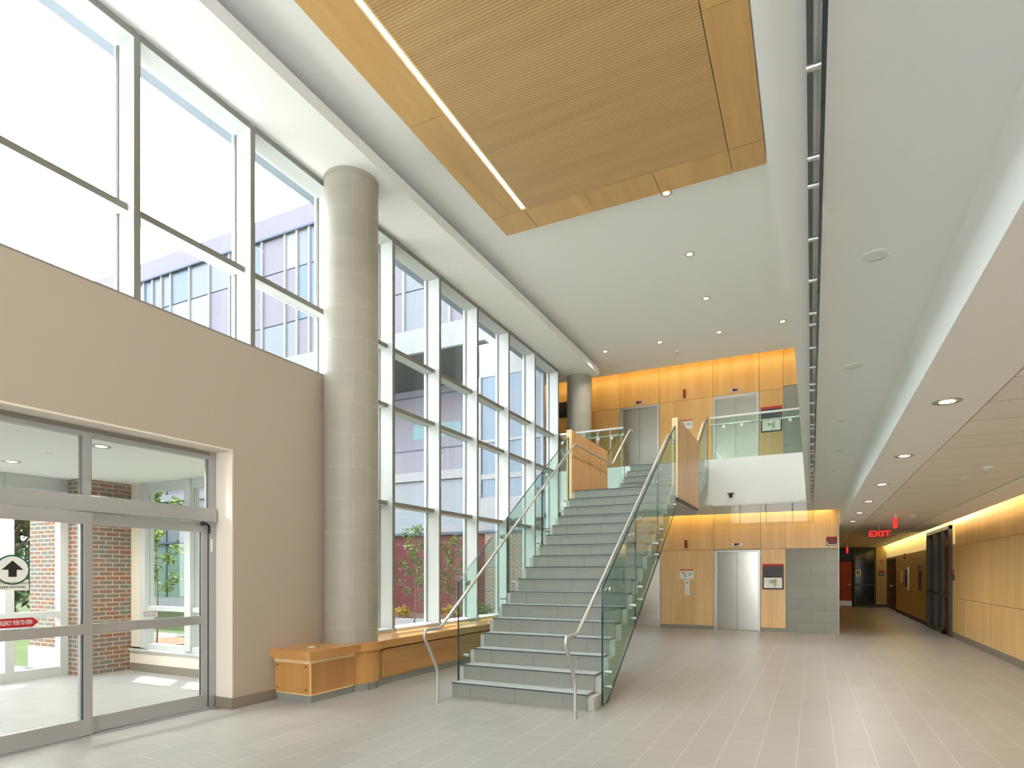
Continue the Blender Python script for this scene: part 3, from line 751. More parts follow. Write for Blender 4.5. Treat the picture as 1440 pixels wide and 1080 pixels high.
for z in (1.27, 1.18, 1.10, 1.03, .97):
    MB().cyl((-3.097, YE-.012, z), (-3.097, YE-.020, z), .020 if z > 1.2 else .012, 14).build('button', 'black' if z > 1.2 else 'greyprint', t)
def directory(x0, x1, z0, label):
    t = thing('directory_board', label, 'sign', ((x0+x1)/2, YE, z0))
    zt = z0+.665
    MB().box(x0, x1, YE-.018, YE, z0+.34, zt-.055).build('board', 'charcoal', t)
    MB().box(x0, x1, YE-.020, YE, zt-.055, zt).build('red_header', 'red', t)
    MB().box(x0, x1, YE-.026, YE, z0, z0+.34).build('frame', 'black', t)
    MB().box(x0+.035, x1-.035, YE-.028, YE-.026, z0+.035, z0+.305).build('plan_sheet', 'paper', t)
    w = x1-x0; c = (x0+x1)/2
    MB().box(c-.09, c+.03, YE-.030, YE-.028, z0+.16, z0+.25).box(c+.02, c+.09, YE-.030, YE-.028, z0+.09, z0+.27).box(c-.0, c+.07, YE-.030, YE-.028, z0+.055, z0+.075).build('floor_plan', 'mapgreen', t)
directory(-1.165, -.655, 1.112, 'grey directory board with red header and floor plan right of the ground floor lift')
directory(-1.205, -.695, 5.235, 'grey directory board with red header and floor plan on the upper floor wall')
t = thing('warning_sign', 'small black sign with a red emblem high on the wall by the corridor corner', 'sign', (.445, YE, 2.23))
MB().box(.325, .565, YE-.010, YE, 2.225, 2.455).build('board', 'charcoal', t)
MB().box(.325, .565, YE-.013, YE-.010, 2.415, 2.455).build('red_header', 'red', t)
MB().box(.385, .505, YE-.013, YE-.010, 2.315, 2.375).box(.355, .535, YE-.0125, YE-.010, 2.325, 2.35).box(.415, .475, YE-.0125, YE-.010, 2.30, 2.39).build('emblem', 'red', t)
b = MB()
b.box(.34, .55, YE-.012, YE-.010, 2.245, 2.262); b.box(.345, .365, YE-.012, YE-.010, 2.275, 2.33); b.build('caption', 'textwhite', t)
t = thing('wall_screen', 'dark screen on the panelling glimpsed left of the rear column upstairs', 'screen', (-6.9, YE, 6.5))
MB().box(-7.3, -6.62, YE-.05, YE, 6.30, 6.72).build('screen', 'black', t)
MB().box(-7.32, -6.60, YE-.04, YE-.002, 6.28, 6.74).build('bezel', 'charcoal', t)

# ------------------------------------------------------------------ right wall and corridor
pr_ = thing('wood_panelling', 'maple panelling along the right-hand corridor wall', 'wall panelling', (XR, 8, 0))
ys = [17.62-1.22*k for k in range(19)]
for b_, a_ in zip(ys[:-1], ys[1:]):
    for z0, z1 in ((.13, .95), (.95, 2.165), (2.165, 3.02)):
        MB().box(XR, XR+.03, a_+.0015, b_-.0015, z0+g, z1-g).build('panel', 'wood_right', pr_)
MB().box(XR+.03, XR+.038, ys[-1], 17.62, .1, 3.02).build('backing', 'dark_door', pr_)
MB().box(XR+.0, XR+.04, 17.62, 17.66, 0.13, 2.7).build('end_trim', 'wood_right', pr_)
st(MB().box(XR+.004, XR+.04, ys[-1], 17.64, 0, .13).build('baseboard_right', 'grey_base'))

sf = st(bpy.data.objects.new('door_2', None)); COL.objects.link(sf); sf.location = (XR, 19, 0)
b = MB()
for y in (17.72, 18.62, 19.72, 20.9): b.box(XR-.06, XR+.08, y, y+.09, 0, 2.68)
b.box(XR-.06, XR+.08, 17.72, 20.99, 2.60, 2.70); b.box(XR-.05, XR+.08, 18.62, 20.99, .98, 1.05); b.box(XR-.05, XR+.08, 18.62, 20.99, 0, .12)
b.build('frame', 'bronze', sf)
MB().box(XR+.03, XR+.04, 17.8, 20.95, .1, 2.62).build('pane', 'dark_glass', sf)
MB().box(XR+.0, XR+.05, 17.81, 18.62, .02, 2.6).build('leaf', 'dark_door', sf)
MB().cyl((XR-.07, 17.95, 1.0), (XR-.07, 18.12, 1.0), .012).cyl((XR-.07, 17.95, 1.0), (XR, 17.95, 1.0), .01).box(XR-.01, XR+.01, 17.9, 17.99, .95, 1.15).build('lever_handle', 'steel', sf)

d3 = st(bpy.data.objects.new('door_3', None)); COL.objects.link(d3); d3.location = (XR, 30.2, 0)
MB().box(XR+.0, XR+.09, 28.5, 31.9, 2.08, 2.15).box(XR, XR+.09, 28.5, 28.58, 0, 2.08).box(XR, XR+.09, 31.82, 31.9, 0, 2.08).build('frame', 'dark_door', d3)
for a, b_ in ((28.58, 30.19), (30.2, 31.82)): MB().box(XR+.04, XR+.09, a, b_, .01, 2.08).build('leaf', 'dark_door', d3)
for y in (30.05, 30.35): MB().cyl((XR-.02, y-.06, 1.0), (XR-.02, y+.06, 1.0), .02).cyl((XR-.02, y, 1.0), (XR+.04, y, 1.0), .02).build('handle', 'steel', d3)

d4 = st(bpy.data.objects.new('door_4', None)); COL.objects.link(d4); d4.location = (1.2, 32.2, 0)
MB().box(.62, 1.66, 32.12, 32.18, .01, 2.10).build('leaf', 'orange_door', d4)
MB().box(.62, 1.66, 32.112, 32.12, .02, .25).build('kick_plate', 'steel', d4)
MB().box(1.66, 1.74, 32.08, 32.2, 0, 2.14).box(.60, 1.74, 32.08, 32.2, 2.10, 2.15).build('frame', 'rubber', d4)
MB().cyl((1.58, 32.11, 1.02), (1.58, 32.06, 1.02), .03).cyl((1.58, 32.07, 1.02), (1.48, 32.07, 1.02), .012).build('lever_handle', 'steel', d4)
w5 = st(bpy.data.objects.new('window_13', None)); COL.objects.link(w5); w5.location = (2.2, 32.1, 0)
MB().box(1.74, 1.80, 32.04, 32.19, 0, 2.75).box(2.54, 2.62, 32.04, 32.19, 0, 2.75).box(1.8, 2.54, 32.04, 32.19, 0, .1).box(1.8, 2.54, 32.05, 32.19, .98, 1.04).box(1.8, 2.54, 32.04, 32.19, 2.68, 2.75).build('frame', 'bronze', w5)
MB().box(1.8, 2.54, 32.10, 32.11, .1, 2.68).build('pane', 'dark_glass', w5)

t = thing('wall_notice', 'small pale paper notice on the dark glazing at the corridor end', 'notice', (1.9, 32.03, 1.5))
MB().box(1.80, 2.02, 32.03, 32.038, 1.38, 1.70).build('sheet', 'paper', t)
MB().box(1.85, 1.97, 32.028, 32.03, 1.52, 1.63).build('print', 'greyprint', t)
t = thing('room_sign', 'small black and red room sign on the yellow wall at the corridor end', 'sign', (2.83, 32.0, 1.5))
MB().box(2.72, 2.93, 31.985, 32.0, 1.42, 1.60).build('board', 'black', t); MB().box(2.72, 2.93, 31.983, 31.985, 1.60, 1.66).build('red_header', 'red', t)
MB().box(2.75, 2.90, 31.983, 31.985, 1.49, 1.53).build('caption', 'textwhite', t)
def alarm(loc, face, label):
    t = thing('fire_strobe', label, 'alarm', loc); x, y, z = loc
    if face == '-Y': MB().box(x-.05, x+.05, y-.04, y+.006, z-.07, z+.07).build('housing', 'red', t); MB().box(x-.02, x+.02, y-.05, y-.04, z-.0, z+.05).build('lens', 'paper', t)
    else: MB().box(x-.04, x+.006, y-.06, y+.06, z-.10, z+.10).build('housing', 'red', t); MB().box(x-.05, x-.04, y-.03, y+.03, z, z+.06).build('lens', 'paper', t)
alarm((2.83, 32.0, 2.10), '-Y', 'small red fire alarm on the yellow wall at the corridor end')
alarm((XR, 25.9, 2.15), '-X', 'small red fire alarm high on the right corridor wall beyond the bronze glazing')
t = thing('fire_extinguisher_cabinet', 'recessed white framed cabinet on the right corridor wall', 'cabinet', (XR, 25.3, 1.4))
MB().box(XR-.04, XR, 24.9, 25.6, .95, 1.75).build('frame', 'beige_trim', t); MB().box(XR-.045, XR-.04, 24.98, 25.52, 1.05, 1.65).build('door', 'bronze', t)
t = thing('wall_panel', 'small pale access panel beside the framed cabinet in the corridor', 'panel', (XR, 26.9, 1.4))
MB().box(XR-.03, XR, 26.6, 27.0, 1.2, 1.62).build('cover', 'beige_trim', t)
t = thing('glass_display_case', 'slim brown framed case on the corridor wall nearest the bronze glazing', 'display case', (XR, 22.4, 1.5))
MB().box(XR-.04, XR, 22.2, 22.65, 1.0, 1.60).build('frame', 'dark_door', t); MB().box(XR-.05, XR, 22.2, 22.65, 1.66, 1.78).build('head', 'steel_dark', t)
t = thing('card_reader', 'small grey card reader with red cap at the end of the maple panels', 'card reader', (XR, 17.5, 1.5))
MB().box(XR-.025, XR, 17.42, 17.60, 1.36, 1.52).build('reader', 'charcoal', t); MB().box(XR-.03, XR, 17.42, 17.60, 1.565, 1.61).build('red_cap', 'red', t)
MB().box(XR-.01, XR, 17.43, 17.59, 1.52, 1.565).build('plate', 'steel', t)

# exit signs
t = thing('exit_sign', 'lit red EXIT sign hanging from the corridor ceiling', 'exit sign', (1.49, 17.3, 2.5))
MB().box(1.29, 1.69, 17.33, 17.38, 2.40, 2.60).build('housing', 'exit_face', t)
text('lettering', 'EXIT', .20, (1.49, 17.325, 2.50), '-Y', 'exit_red', t, .003, sx=1.15)
MB().cyl((1.49, 17.355, 2.60), (1.49, 17.355, 2.73), .012).build('stem', 'alu', t)
t = thing('exit_sign', 'edge-on red exit sign hanging from the corridor ceiling nearer the viewer', 'exit sign', (1.535, 14.6, 2.6))
MB().box(1.505, 1.565, 14.58, 14.66, 2.46, 2.67).build('housing', 'exit_red', t); MB().box(1.52, 1.55, 14.58, 14.66, 2.67, 2.735).build('stem', 'alu', t)
t = thing('exit_sign', 'tiny far red exit sign before the orange door at the corridor end', 'exit sign', (1.25, 27.5, 2.5))
MB().box(1.24, 1.29, 27.48, 27.57, 2.34, 2.58).build('housing', 'exit_red', t); MB().box(1.25, 1.28, 27.5, 27.55, 2.58, 2.735).build('stem', 'alu', t)

# ------------------------------------------------------------------ sliding entrance
XD = -6.13
ed = thing('sliding_entrance_door', 'grey aluminium automatic sliding entrance door with glass leaves and transom', 'door', (XD, 2.6, 0))
b = MB(); b.box(XD-.05, XD+.02, 4.60, 4.694, 0, 2.90); b.box(XD-.05, XD+.02, .6, .69, 0, 2.90)
b.box(XD-.05, XD+.02, .69, 4.60, 2.82, 2.90); b.build('frame', 'alu', ed)
MB().box(XD-.05, XD+.035, .69, 4.60, 2.865, 2.895).build('frame_bead', 'alu_dark', ed)
MB().box(XD-.06, XD+.07, .62, 4.66, 2.11, 2.26).build('header_box', 'alu', ed, .003)
b = MB()
for y in (3.28, 1.93): b.box(XD-.05, XD+.02, y, y+.075, 2.26, 2.82)
b.build('transom_mullion', 'alu', ed)
for a, c in ((.69, 1.93), (2.005, 3.28), (3.355, 4.60)):
    MB().box(XD-.02, XD-.01, a+.02, c-.02, 2.27, 2.81).build('transom_pane', 'glass_win', ed)
    MB().box(XD-.012, XD+.004, c-.02, c, 2.26, 2.82).box(XD-.012, XD+.004, a, a+.012, 2.26, 2.82).build('transom_bead', 'alu_dark', ed)
def leaf(y0, y1, x, mid=True):
    b = MB(); b.box(x-.022, x+.022, y0, y0+.085, .02, 2.10); b.box(x-.022, x+.022, y1-.075, y1, .02, 2.10)
    b.box(x-.022, x+.022, y0+.085, y1-.075, .02, .17); b.box(x-.022, x+.022, y0+.085, y1-.075, 1.99, 2.10); b.box(x-.022, x+.022, y0+.085, y1-.075, .96, 1.055)
    o = b.build('leaf', 'alu', ed)
    MB().box(x-.005, x+.005, y0+.085, y1-.075, .17, .96).build('pane', 'glass_win', o)
    MB().box(x-.005, x+.005, y0+.085, y1-.075, 1.055, 1.99).build('pane', 'glass_win', o)
    MB().box(x-.008, x+.008, y1-.080, y1-.0745, .17, .96).box(x-.008, x+.008, y1-.080, y1-.0745, 1.055, 1.99).build('gasket', 'rubber', o)
leaf(3.26, 4.582, XD-.0)
leaf(1.97, 3.34, XD+.048)
leaf(.69, 1.95, XD-.0)
MB().box(XD-.05, XD+.085, .69, 4.66, 0, .012).build('threshold', 'alu', ed)
MB().box(XD+.0, XD+.02, 4.583, 4.598, .02, 2.08).build('jamb_gasket', 'rubber', ed)
MB().tube([(XD+.05, 4.50, 2.085), (XD+.06, 4.545, 2.085), (XD+.06, 4.575, 2.06), (XD+.05, 4.585, 1.98)], .014, 8).cyl((XD+.05, 4.49, 2.085), (XD+.05, 4.52, 2.085), .024).build('sensor_arm', 'black', ed)
MB().box(XD+.021, XD+.024, 4.62, 4.645, 1.78, 1.92).build('jamb_label', 'paper', ed)
XS = XD+.048+.024
t = thing('automatic_door_decal', 'round white decal with black up arrow, stuck on the left door leaf glass', 'sign', (XS-.015, 2.71, 1.44))
xs = XD+.048+.006
MB().box(xs, xs+.0015, 2.595, 2.83, 1.385, 1.475).build('caption_plate', 'paper', t)
MB().prism([(2.71+.128*math.cos(a*PI/20), 1.56+.128*math.sin(a*PI/20)) for a in range(40)], 'X', xs, xs+.002).build('ring', 'green', t)
MB().prism([(2.71+.114*math.cos(a*PI/20), 1.56+.114*math.sin(a*PI/20)) for a in range(40)], 'X', xs+.0021, xs+.003).build('disc', 'paper', t)
MB().prism([(2.68, 1.50), (2.74, 1.50), (2.74, 1.56), (2.79, 1.56), (2.71, 1.64), (2.63, 1.56), (2.68, 1.56)], 'X', xs+.0031, xs+.004).build('arrow', 'black', t)
text('caption', 'AUTOMATIC DOOR', .030, (xs+.003, 2.712, 1.447), '+X', 'black', t, .0005)
text('caption', 'KEEP MOVING', .030, (xs+.003, 2.712, 1.412), '+X', 'black', t, .0005)
t = thing('push_to_open_decal', 'red arrow decal reading emergency push to open on the left door leaf rail', 'sign', (xs, 2.6, 1.12))
MB().prism([(2.50, 1.067), (2.86, 1.067), (2.905, 1.107), (2.86, 1.148), (2.50, 1.148)], 'X', xs, xs+.0015).build('arrow', 'red', t)
text('lettering', 'IN EMERGENCY  PUSH TO OPEN', .056, (xs+.003, 2.855, 1.107), '+X', 'textwhite', t, .0005, align='RIGHT', sx=.36)
xs2 = XD+.006
t = thing('door_notice', 'small white notice stuck on the glass of the right door leaf', 'sign', (xs2, 3.93, 1.1))
MB().box(xs2, xs2+.0015, 3.85, 4.01, 1.075, 1.15).build('plate', 'paper', t)
text('caption', 'STAND CLEAR', .022, (xs2+.0022, 3.93, 1.127), '+X', 'black', t, .0004)
MB().box(xs2+.0016, xs2+.002, 3.865, 3.995, 1.10, 1.106).box(xs2+.0016, xs2+.002, 3.865, 3.995, 1.087, 1.092).build('rule', 'greyprint', t)

# ------------------------------------------------------------------ vestibule
st(MB().box(-10.22, XG-.16, .2, 6.15, 2.94, 3.4).build('ceiling', 'ceil'))
XO = -10.15
st(MB().box(-10.2, -9.7, 5.20, 5.95, 0, 2.94).build('wall_vestibule', 'brick_in_x'))
st(MB().box(-10.06, -9.699, 5.198, 5.203, 0, 2.94).build('wall_vestibule', 'brick_in_y'))
# far side wall with windows at y=5.95
st(MB().box(-9.7, XG-.02, 5.90, 6.08, 0, .32).box(-6.40, XG-.02, 5.92, 6.05, .32, 2.94).box(-9.7, -9.45, 5.92, 6.05, .32, 2.94).build('wall_vestibule', 'beige_trim'))
st(MB().box(-9.7, XG-.03, 5.86, 5.92, .32, .345).box(-9.7, -6.4, 5.92, 6.05, .32, .37).build('trim_5', 'alu_white'))
st(MB().box(-9.69, XG-.02, 5.885, 5.90, 0, .12).build('baseboard_vestibule', 'grey_base'))
xm = [-9.45, -8.38, -7.35, -6.40]
for i, (a, c) in enumerate(zip(xm[:-1], xm[1:])):
    w = st(bpy.data.objects.new('window_%d' % (14+i), None)); COL.objects.link(w); w.location = (a, 5.95, .37)
    MB().box(a, a+.13, 5.90, 6.05, .37, 2.94).box(a+.13, c, 5.92, 6.03, 2.80, 2.94).box(a+.13, c, 5.92, 6.03, .37, .43).box(a+.13, c, 5.93, 6.02, .95, 1.02).build('frame', 'alu_white', w)
    MB().box(a+.13, c, 5.97, 5.98, .43, .95).build('pane', 'glass_win', w); MB().box(a+.13, c, 5.97, 5.98, 1.02, 2.80).build('pane', 'glass_win', w)
# outer storefront
w = st(bpy.data.objects.new('door_1', None)); COL.objects.link(w); w.location = (XO, 3, 0)
b = MB()
for y in (5.09, 4.40, 3.45, 2.5, 1.55, .6): b.box(XO-.04, XO+.09, y, y+.11, 0, 2.94)
b.box(XO-.04, XO+.08, .6, 5.1, 2.72, 2.94); b.box(XO-.04, XO+.07, .6, 5.1, .88, .97); b.box(XO-.04, XO+.07, .6, 5.1, 0, .14); b.box(XO-.04, XO+.07, .6, 5.1, 2.12, 2.22) if False else None
b.build('frame', 'alu_white', w)
for a, c in ((4.51, 5.09), (3.56, 4.40), (2.61, 3.45), (1.66, 2.5), (.71, 1.55)):
    MB().box(XO, XO+.01, a, c, .14, .88).build('pane', 'glass_win', w); MB().box(XO, XO+.01, a, c, .97, 2.72).build('pane', 'glass_win', w)
st(MB().box(-10.2, XG-.02, .2, .32, 0, 2.94).build('wall_vestibule', 'white'))
src = None
for x, y, lab in [(-7.06, 3.98, 'recessed lamp in the vestibule ceiling nearest the sliding door'), (-9.03, 4.02, 'recessed lamp in the vestibule ceiling nearest the outer doors')]:
    downlight(x, y, 2.94, .10, True, lab)
t = thing('sprinkler_cover', 'small flat cover between the two lamps of the vestibule ceiling', 'sprinkler', (-8.02, 3.95, 2.94))
MB().cyl((-8.02, 3.95, 2.946), (-8.02, 3.95, 2.932), .05, 24).build('cover_plate', 'paper', t)

# ------------------------------------------------------------------ outdoors
st(MB().box(-60, -6.25, -15, 40, -.35, -.06).build('ground', 'lawn'))
st(MB().box(-14, -10.22, -6, 5.4, -.06, -.02).build('ground', 'paving'))
st(MB().box(-40, -14, 8.9, 10.2, -.06, -.03).build('ground', 'paving'))
st(MB().box(-14.5, -6.3, 10.0, 14.2, -.06, -.02).build('ground', 'gravel'))
st(MB().box(-14.5, -6.3, 14.5, 17.99, -.06, .10).build('ground', 'mulch'))
st(MB().box(-14.5, -6.3, 14.2, 14.5, -.06, .22).build('ground', 'facade_white'))
st(MB().ring((-12.9, 8.4), .95, -.06, .03, 24).build('ground', 'mulch'))
st(MB().ring((-24, 9.8), 1.4, -.06, .0, 24).build('ground', 'mulch'))
# brick pier outside the entrance
bp_ = tag(thing('brick_pier', 'sunlit brick pier with stone base outside the entrance vestibule', 'brick pier', (-11, 5.6, 0)))
MB().box(-11.60, -10.24, 5.42, 5.95, .33, 3.4).build('brickwork', 'brick_in_y', bp_)
MB().box(-11.62, -10.23, 5.40, 5.96, -.05, .33).build('stone_base', 'stone', bp_)

# upper wing across the courtyard
wa = thing('office_wing', 'pale upper storey wing of the building seen through the windows, with glazed bays', 'building', (-20, 15, 8))
XA0, XA1, YA = -31., -8.3, 15.0
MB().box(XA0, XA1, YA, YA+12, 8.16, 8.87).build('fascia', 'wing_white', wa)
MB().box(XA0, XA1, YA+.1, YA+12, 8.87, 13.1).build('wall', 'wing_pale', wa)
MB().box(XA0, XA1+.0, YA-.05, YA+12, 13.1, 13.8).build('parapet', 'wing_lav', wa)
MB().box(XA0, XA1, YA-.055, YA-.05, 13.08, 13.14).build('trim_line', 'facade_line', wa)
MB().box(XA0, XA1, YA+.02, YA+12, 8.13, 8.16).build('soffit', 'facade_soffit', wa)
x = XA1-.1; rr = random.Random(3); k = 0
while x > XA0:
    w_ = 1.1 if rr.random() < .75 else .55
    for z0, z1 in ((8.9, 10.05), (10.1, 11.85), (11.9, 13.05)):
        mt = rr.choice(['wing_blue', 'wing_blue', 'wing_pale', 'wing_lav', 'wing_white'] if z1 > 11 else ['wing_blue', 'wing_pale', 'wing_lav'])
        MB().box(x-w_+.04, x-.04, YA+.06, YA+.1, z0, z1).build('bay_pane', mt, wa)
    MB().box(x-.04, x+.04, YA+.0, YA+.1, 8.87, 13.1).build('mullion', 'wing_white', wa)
    x -= w_
# lower building
lk = wbd = thing('courtyard_building', 'lower building across the courtyard with red cladding, white band and lavender panels', 'building', (-15, 18, 0))
YB = 18.0
MB().box(-32, -8.35, YB, YB+10, 2.95, 4.83).build('glazed_gallery', 'facade_pale', wbd)
MB().box(-32, -8.3, YB-.15, YB+10, 4.83, 5.14).build('white_band', 'facade_white', wbd)
MB().box(-32, -8.35, YB, YB+10, 5.14, 8.13).build('upper_wall', 'facade_lav', wbd)
MB().box(-32, -8.35, YB-.012, YB, 5.93, 5.98).box(-32, -8.35, YB-.012, YB, 7.85, 7.9).box(-32, -6.5, YB-.16, YB, 2.88, 2.97).build('line_trim', 'facade_line', wbd)
for a in (-12.9, -16.5, -20): MB().box(a, a+2.0, YB-.014, YB, 6.34, 6.84).build('strip_window', 'facade_teal', wbd)
for a in (-10.3,): MB().box(a, a+1.7, YB-.014, YB, 6.2, 6.7).build('strip_window', 'facade_teal', wbd)
MB().box(-14.5, -9.9, YB, YB+10, 0, 2.88).build('red_wall', 'facade_red', wbd)
MB().box(-9.9, -6.35, YB-.1, YB+10, 0, 2.88).build('brick_wall', 'brick_in_y', wbd)
MB().box(-32, -14.5, YB, YB+10, .42, 2.88).build('green_glazing', 'facade_mint', wbd)
MB().box(-32, -14.5, YB-.1, YB+10, -.06, .42).build('plinth', 'facade_white', wbd)
b = MB(); x = -14.5
while x > -32: b.box(x-.04, x+.04, YB-.05, YB, .42, 8.1); x -= 2.05
b.build('mullion', 'facade_line', wbd)
b = MB(); b.box(-32, -14.5, YB-.02, YB, 3.9, 3.95); b.build('line_trim', 'facade_line', wbd)
MB().box(-8.29, -6.35, YB-.05, YB+10, 2.97, 13.4).build('link_wall', 'facade_pale', lk)
for z in (4.83, 7.2, 8.3, 10.6): MB().box(-8.28, -6.35, YB-.07, YB-.05, z, z+.28).build('band', 'facade_white', lk)
for z in (5.9, 9.3): MB().box(-8.25, -6.4, YB-.065, YB-.05, z, z+.7).build('strip_window', 'facade_teal', lk)
for x in (-8.28, -7.65, -7.0, -6.45): MB().box(x, x+.06, YB-.09, YB-.05, 2.97, 13.4).build('mullion', 'facade_white', lk)

# trees
def leaves(b, c, r, n, s, rng, mi=0):
    for _ in range(n):
        while True:
            d = Vector((rng.uniform(-1, 1), rng.uniform(-1, 1), rng.uniform(-1, 1)))
            if d.length < 1: break
        d = d*(.55+.45*rng.random())
        p = Vector(c)+Vector((d.x*r[0], d.y*r[1], d.z*r[2]))
        u = Vector((rng.gauss(0, 1), rng.gauss(0, 1), rng.gauss(0, .6))).normalized(); w = u.cross(Vector((rng.gauss(0, 1), rng.gauss(0, 1), 1))).normalized()
        a = s*rng.uniform(.6, 1.2)
        b.add([p-u*a, p-w*a*.5, p+u*a, p+w*a*.5], [(0, 1, 2, 3)], mi)
def young_tree(x, y, h, lean, crown, mat, label, seed, dens=900, ls=.035, r0=.022):
    rng = random.Random(seed); t = thing('young_tree', label, 'tree', (x, y, 0))
    tb = MB(); top = Vector((x+lean[0], y+lean[1], h))
    base = Vector((x, y, -.06)); mid = base.lerp(top, .42)+Vector((.04, .03, 0))
    tb.tube([base, base.lerp(mid, .5)+Vector((.02, .0, 0)), mid, top], [r0, r0*.85, r0*.65, r0*.2], 8)
    lf = MB(); cs = []
    for k in range(11):
        f = .35+.6*k/10; p = base.lerp(top, f) if f > .42 else base.lerp(mid, f/.42)
        p = base.lerp(mid, f/.42) if f < .42 else mid.lerp(top, (f-.42)/.58)
        a = k*2.4+rng.random(); L = crown*(1.05-f*.55)*rng.uniform(.6, 1.)
        e = p+Vector((math.cos(a)*L, math.sin(a)*L, L*.75)); m = p.lerp(e, .5)+Vector((0, 0, -.04))
        tb.tube([p, m, e], [r0*.4, r0*.28, r0*.1], 6); cs.append((e, L)); cs.append((m, L*.8))
    cs.append((top, crown*.5))
    tb.build('trunk', 'bark', t)
    for e, L in cs: leaves(lf, e, (.06+L*.4,)*2+(.08+L*.3,), dens//len(cs), ls, rng)
    lf.build('foliage', mat, t)
young_tree(-8.35, 11.6, 2.55, (.0, .1), .55, 'leaf2', 'slender young tree before the red wall, in the first lower window', 5, 1300, .035)
young_tree(-8.15, 13.0, 2.35, (.0, .0), .5, 'leaf2', 'small young tree before the red wall, in the second lower window', 6, 1100, .035)
young_tree(-12.7, 8.3, 3.3, (-.3, .1), .75, 'leaf', 'bright yellow-green sapling outside the vestibule side window', 7, 1500, .05)
def shrub(x, y, r, mat, label, seed, group=None):
    t = thing('garden_shrub', label, 'shrub', (x, y, .08), group); rng = random.Random(seed)
    b = MB(); leaves(b, (x, y, .1+r*.6), (r, r, r*.7), 350, .05, rng); b.build('foliage', mat, t)
    s = MB()
    for k in range(5): s.tube([(x, y, .08), (x+r*.5*math.cos(k*1.3), y+r*.5*math.sin(k*1.3), .1+r*.8)], .008, 5)
    s.build('stem', 'bark', t)
shrub(-11.9, 16.0, .33, 'shrub', 'low ochre shrub on the mulch before the red wall behind the slender tree', 1)
shrub(-10.1, 16.2, .42, 'shrub', 'ochre shrub before the brick wall behind the stair glass', 2)
shrub(-9.0, 15.9, .5, 'leaf2', 'green shrub before the brick wall nearest the window wall end', 3)
def big_tree(x, y, h, r, seed, label):
    t = thing('broadleaf_tree', label, 'tree', (x, y, 0)); rng = random.Random(seed)
    tb = MB(); tb.tube([(x, y, -.06), (x+.1, y, h*.4), (x, y+.2, h*.85)], [.2, .15, .04], 8)
    b = MB()
    for k in range(26):
        a = rng.random()*6.28; zz = rng.uniform(.10, .95); q = r*math.sqrt(max(.25, 1-((zz-.5)/.5)**2))*rng.uniform(.3, .9)
        c = (x+q*math.cos(a), y+q*math.sin(a), h*zz)
        leaves(b, c, (r*.5, r*.5, h*.15), 520, .17, rng)
        tb.tube([(x, y, h*max(.15, zz-.2)), c], [.06, .02], 5)
    tb.build('trunk', 'bark', t); b.build('foliage', 'leaf_dark' if seed % 2 else 'leaf2', t)
big_tree(-24, 10.6, 7.5, 2.3, 11, 'broad green tree on the lawn, nearest the outer entrance glazing')
big_tree(-35, 12.6, 8.5, 2.6, 12, 'tall light green tree behind the lawn beyond the entrance')
big_tree(-30, 7.6, 8.0, 2.4, 13, 'dark green tree left behind the entrance glazing')
big_tree(-41, 18.5, 9, 2.8, 15, 'farthest dark green tree past the courtyard building')

# ------------------------------------------------------------------ lights
def area(name, loc, size, size_y, energy, color, rot):
    l = bpy.data.lights.new(name, 'AREA'); l.shape = 'RECTANGLE'; l.size = size; l.size_y = size_y; l.energy = energy; l.color = color
    o = bpy.data.objects.new(name, l); COL.objects.link(o); o.location = loc; o.rotation_euler = rot; return o
def aim(o, d): o.rotation_euler = Vector(d).to_track_quat('-Z', 'Y').to_euler()
def spot(name, loc, energy, color, deg=110, r=.06):
    l = bpy.data.lights.new(name, 'SPOT'); l.energy = energy; l.color = color; l.spot_size = math.radians(deg); l.spot_blend = .7; l.shadow_soft_size = r
    o = bpy.data.objects.new(name, l); COL.objects.link(o); o.location = loc; return o
warm = (1, .80, .52)
for (x, y), _ in ul: spot('atrium_downlight_lamp', (x, y, ZT-.02), 150, (1, .93, .82), 125)
for y in (5.12, 7.30, 9.50, 11.65, 13.76, 15.93): spot('corridor_downlight_lamp', (.845, y, 2.71), 110, (1, .93, .82), 165)
amber = (1, .70, .22)
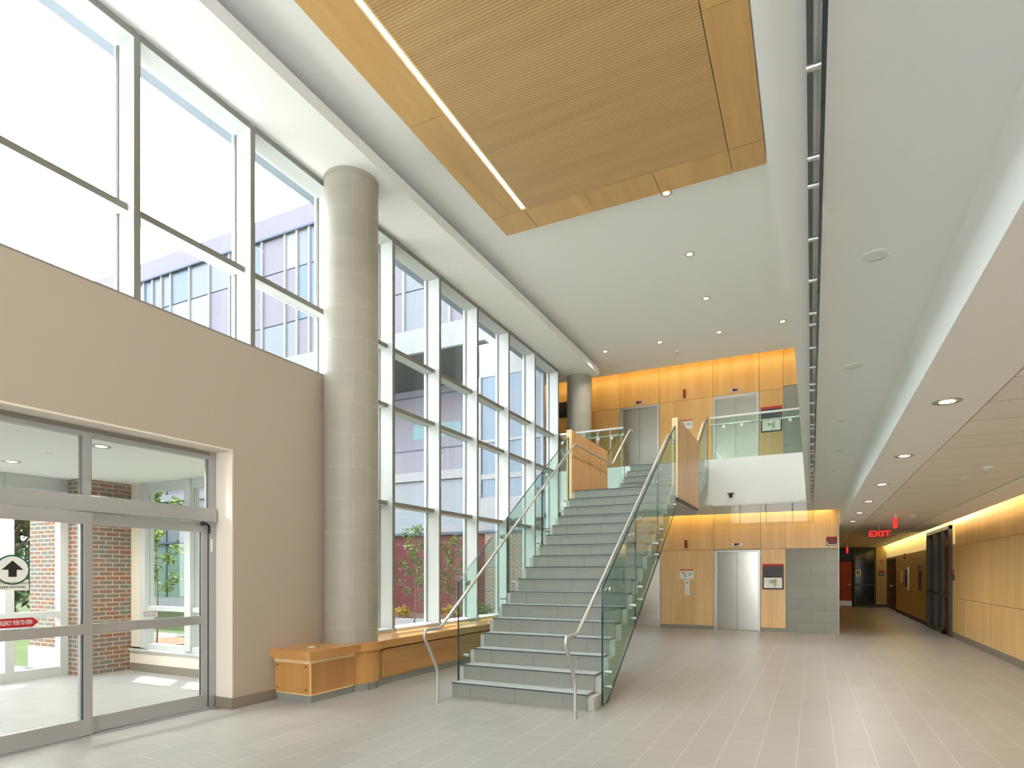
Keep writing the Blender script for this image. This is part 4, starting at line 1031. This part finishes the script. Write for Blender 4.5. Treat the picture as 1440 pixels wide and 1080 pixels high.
# cove strips (linear lamps in the coves)
L = area('linear_ceiling_lamp', (-3.88, 1.8, 7.005), .05, 12.6, 130, (1, .96, .90), (0, 0, 0)); L.data.spread = math.radians(95)
L = area('upper_cove_lamp', (-3.5, 16.62, 7.30), 9.0, .06, 38, amber, (0, 0, 0)); L.rotation_euler = (math.radians(70), 0, 0); 
L = area('lower_cove_lamp', (-2.75, 16.97, 3.36), 6.5, .04, 34, amber, (0, 0, 0)); L.rotation_euler = (math.radians(30), 0, 0)
L = area('corridor_cove_lamp', (2.80, 14.0, 2.96), .06, 36.0, 260, (1, .74, .30), (0, 0, 0)); L.rotation_euler = (0, math.radians(-40), 0)
for x, y in ((-7.06, 3.98), (-9.03, 4.02)): spot('vestibule_lamp', (x, y, 2.92), 340, (1, .95, .85), 165)

sun = bpy.data.lights.new('sun', 'SUN'); sun.energy = 13.0; sun.angle = math.radians(.6); sun.color = (1, .96, .88)
so = bpy.data.objects.new('sun', sun); COL.objects.link(so); aim(so, (.48, -.54, -1.82))

w = bpy.data.worlds.new('sky'); S.world = w; w.use_nodes = True
bg = w.node_tree.nodes['Background']; bg.inputs[0].default_value = (.94, .965, 1.0, 1); bg.inputs[1].default_value = 7.0

# ------------------------------------------------------------------ camera
cam = bpy.data.cameras.new('camera'); co = bpy.data.objects.new('camera', cam); COL.objects.link(co)
cam.sensor_width = 36; cam.sensor_fit = 'HORIZONTAL'; cam.lens = 850/1440*36; cam.shift_y = (806.3-540)/1440
co.location = (0, 0, 1.53); co.rotation_euler = (PI/2, 0, math.atan(421.7/850)); cam.clip_start = .05; cam.clip_end = 300
S.camera = co
S.view_settings.view_transform = 'Standard'; S.view_settings.look = 'None'; S.view_settings.gamma = 1; S.view_settings.use_curve_mapping = False
S.view_settings.exposure = -0.12
c = S.cycles
c.max_bounces = 10; c.diffuse_bounces = 6; c.glossy_bounces = 4; c.transparent_max_bounces = 24; c.transmission_bounces = 4
c.use_denoising = True; c.sample_clamp_indirect = 4
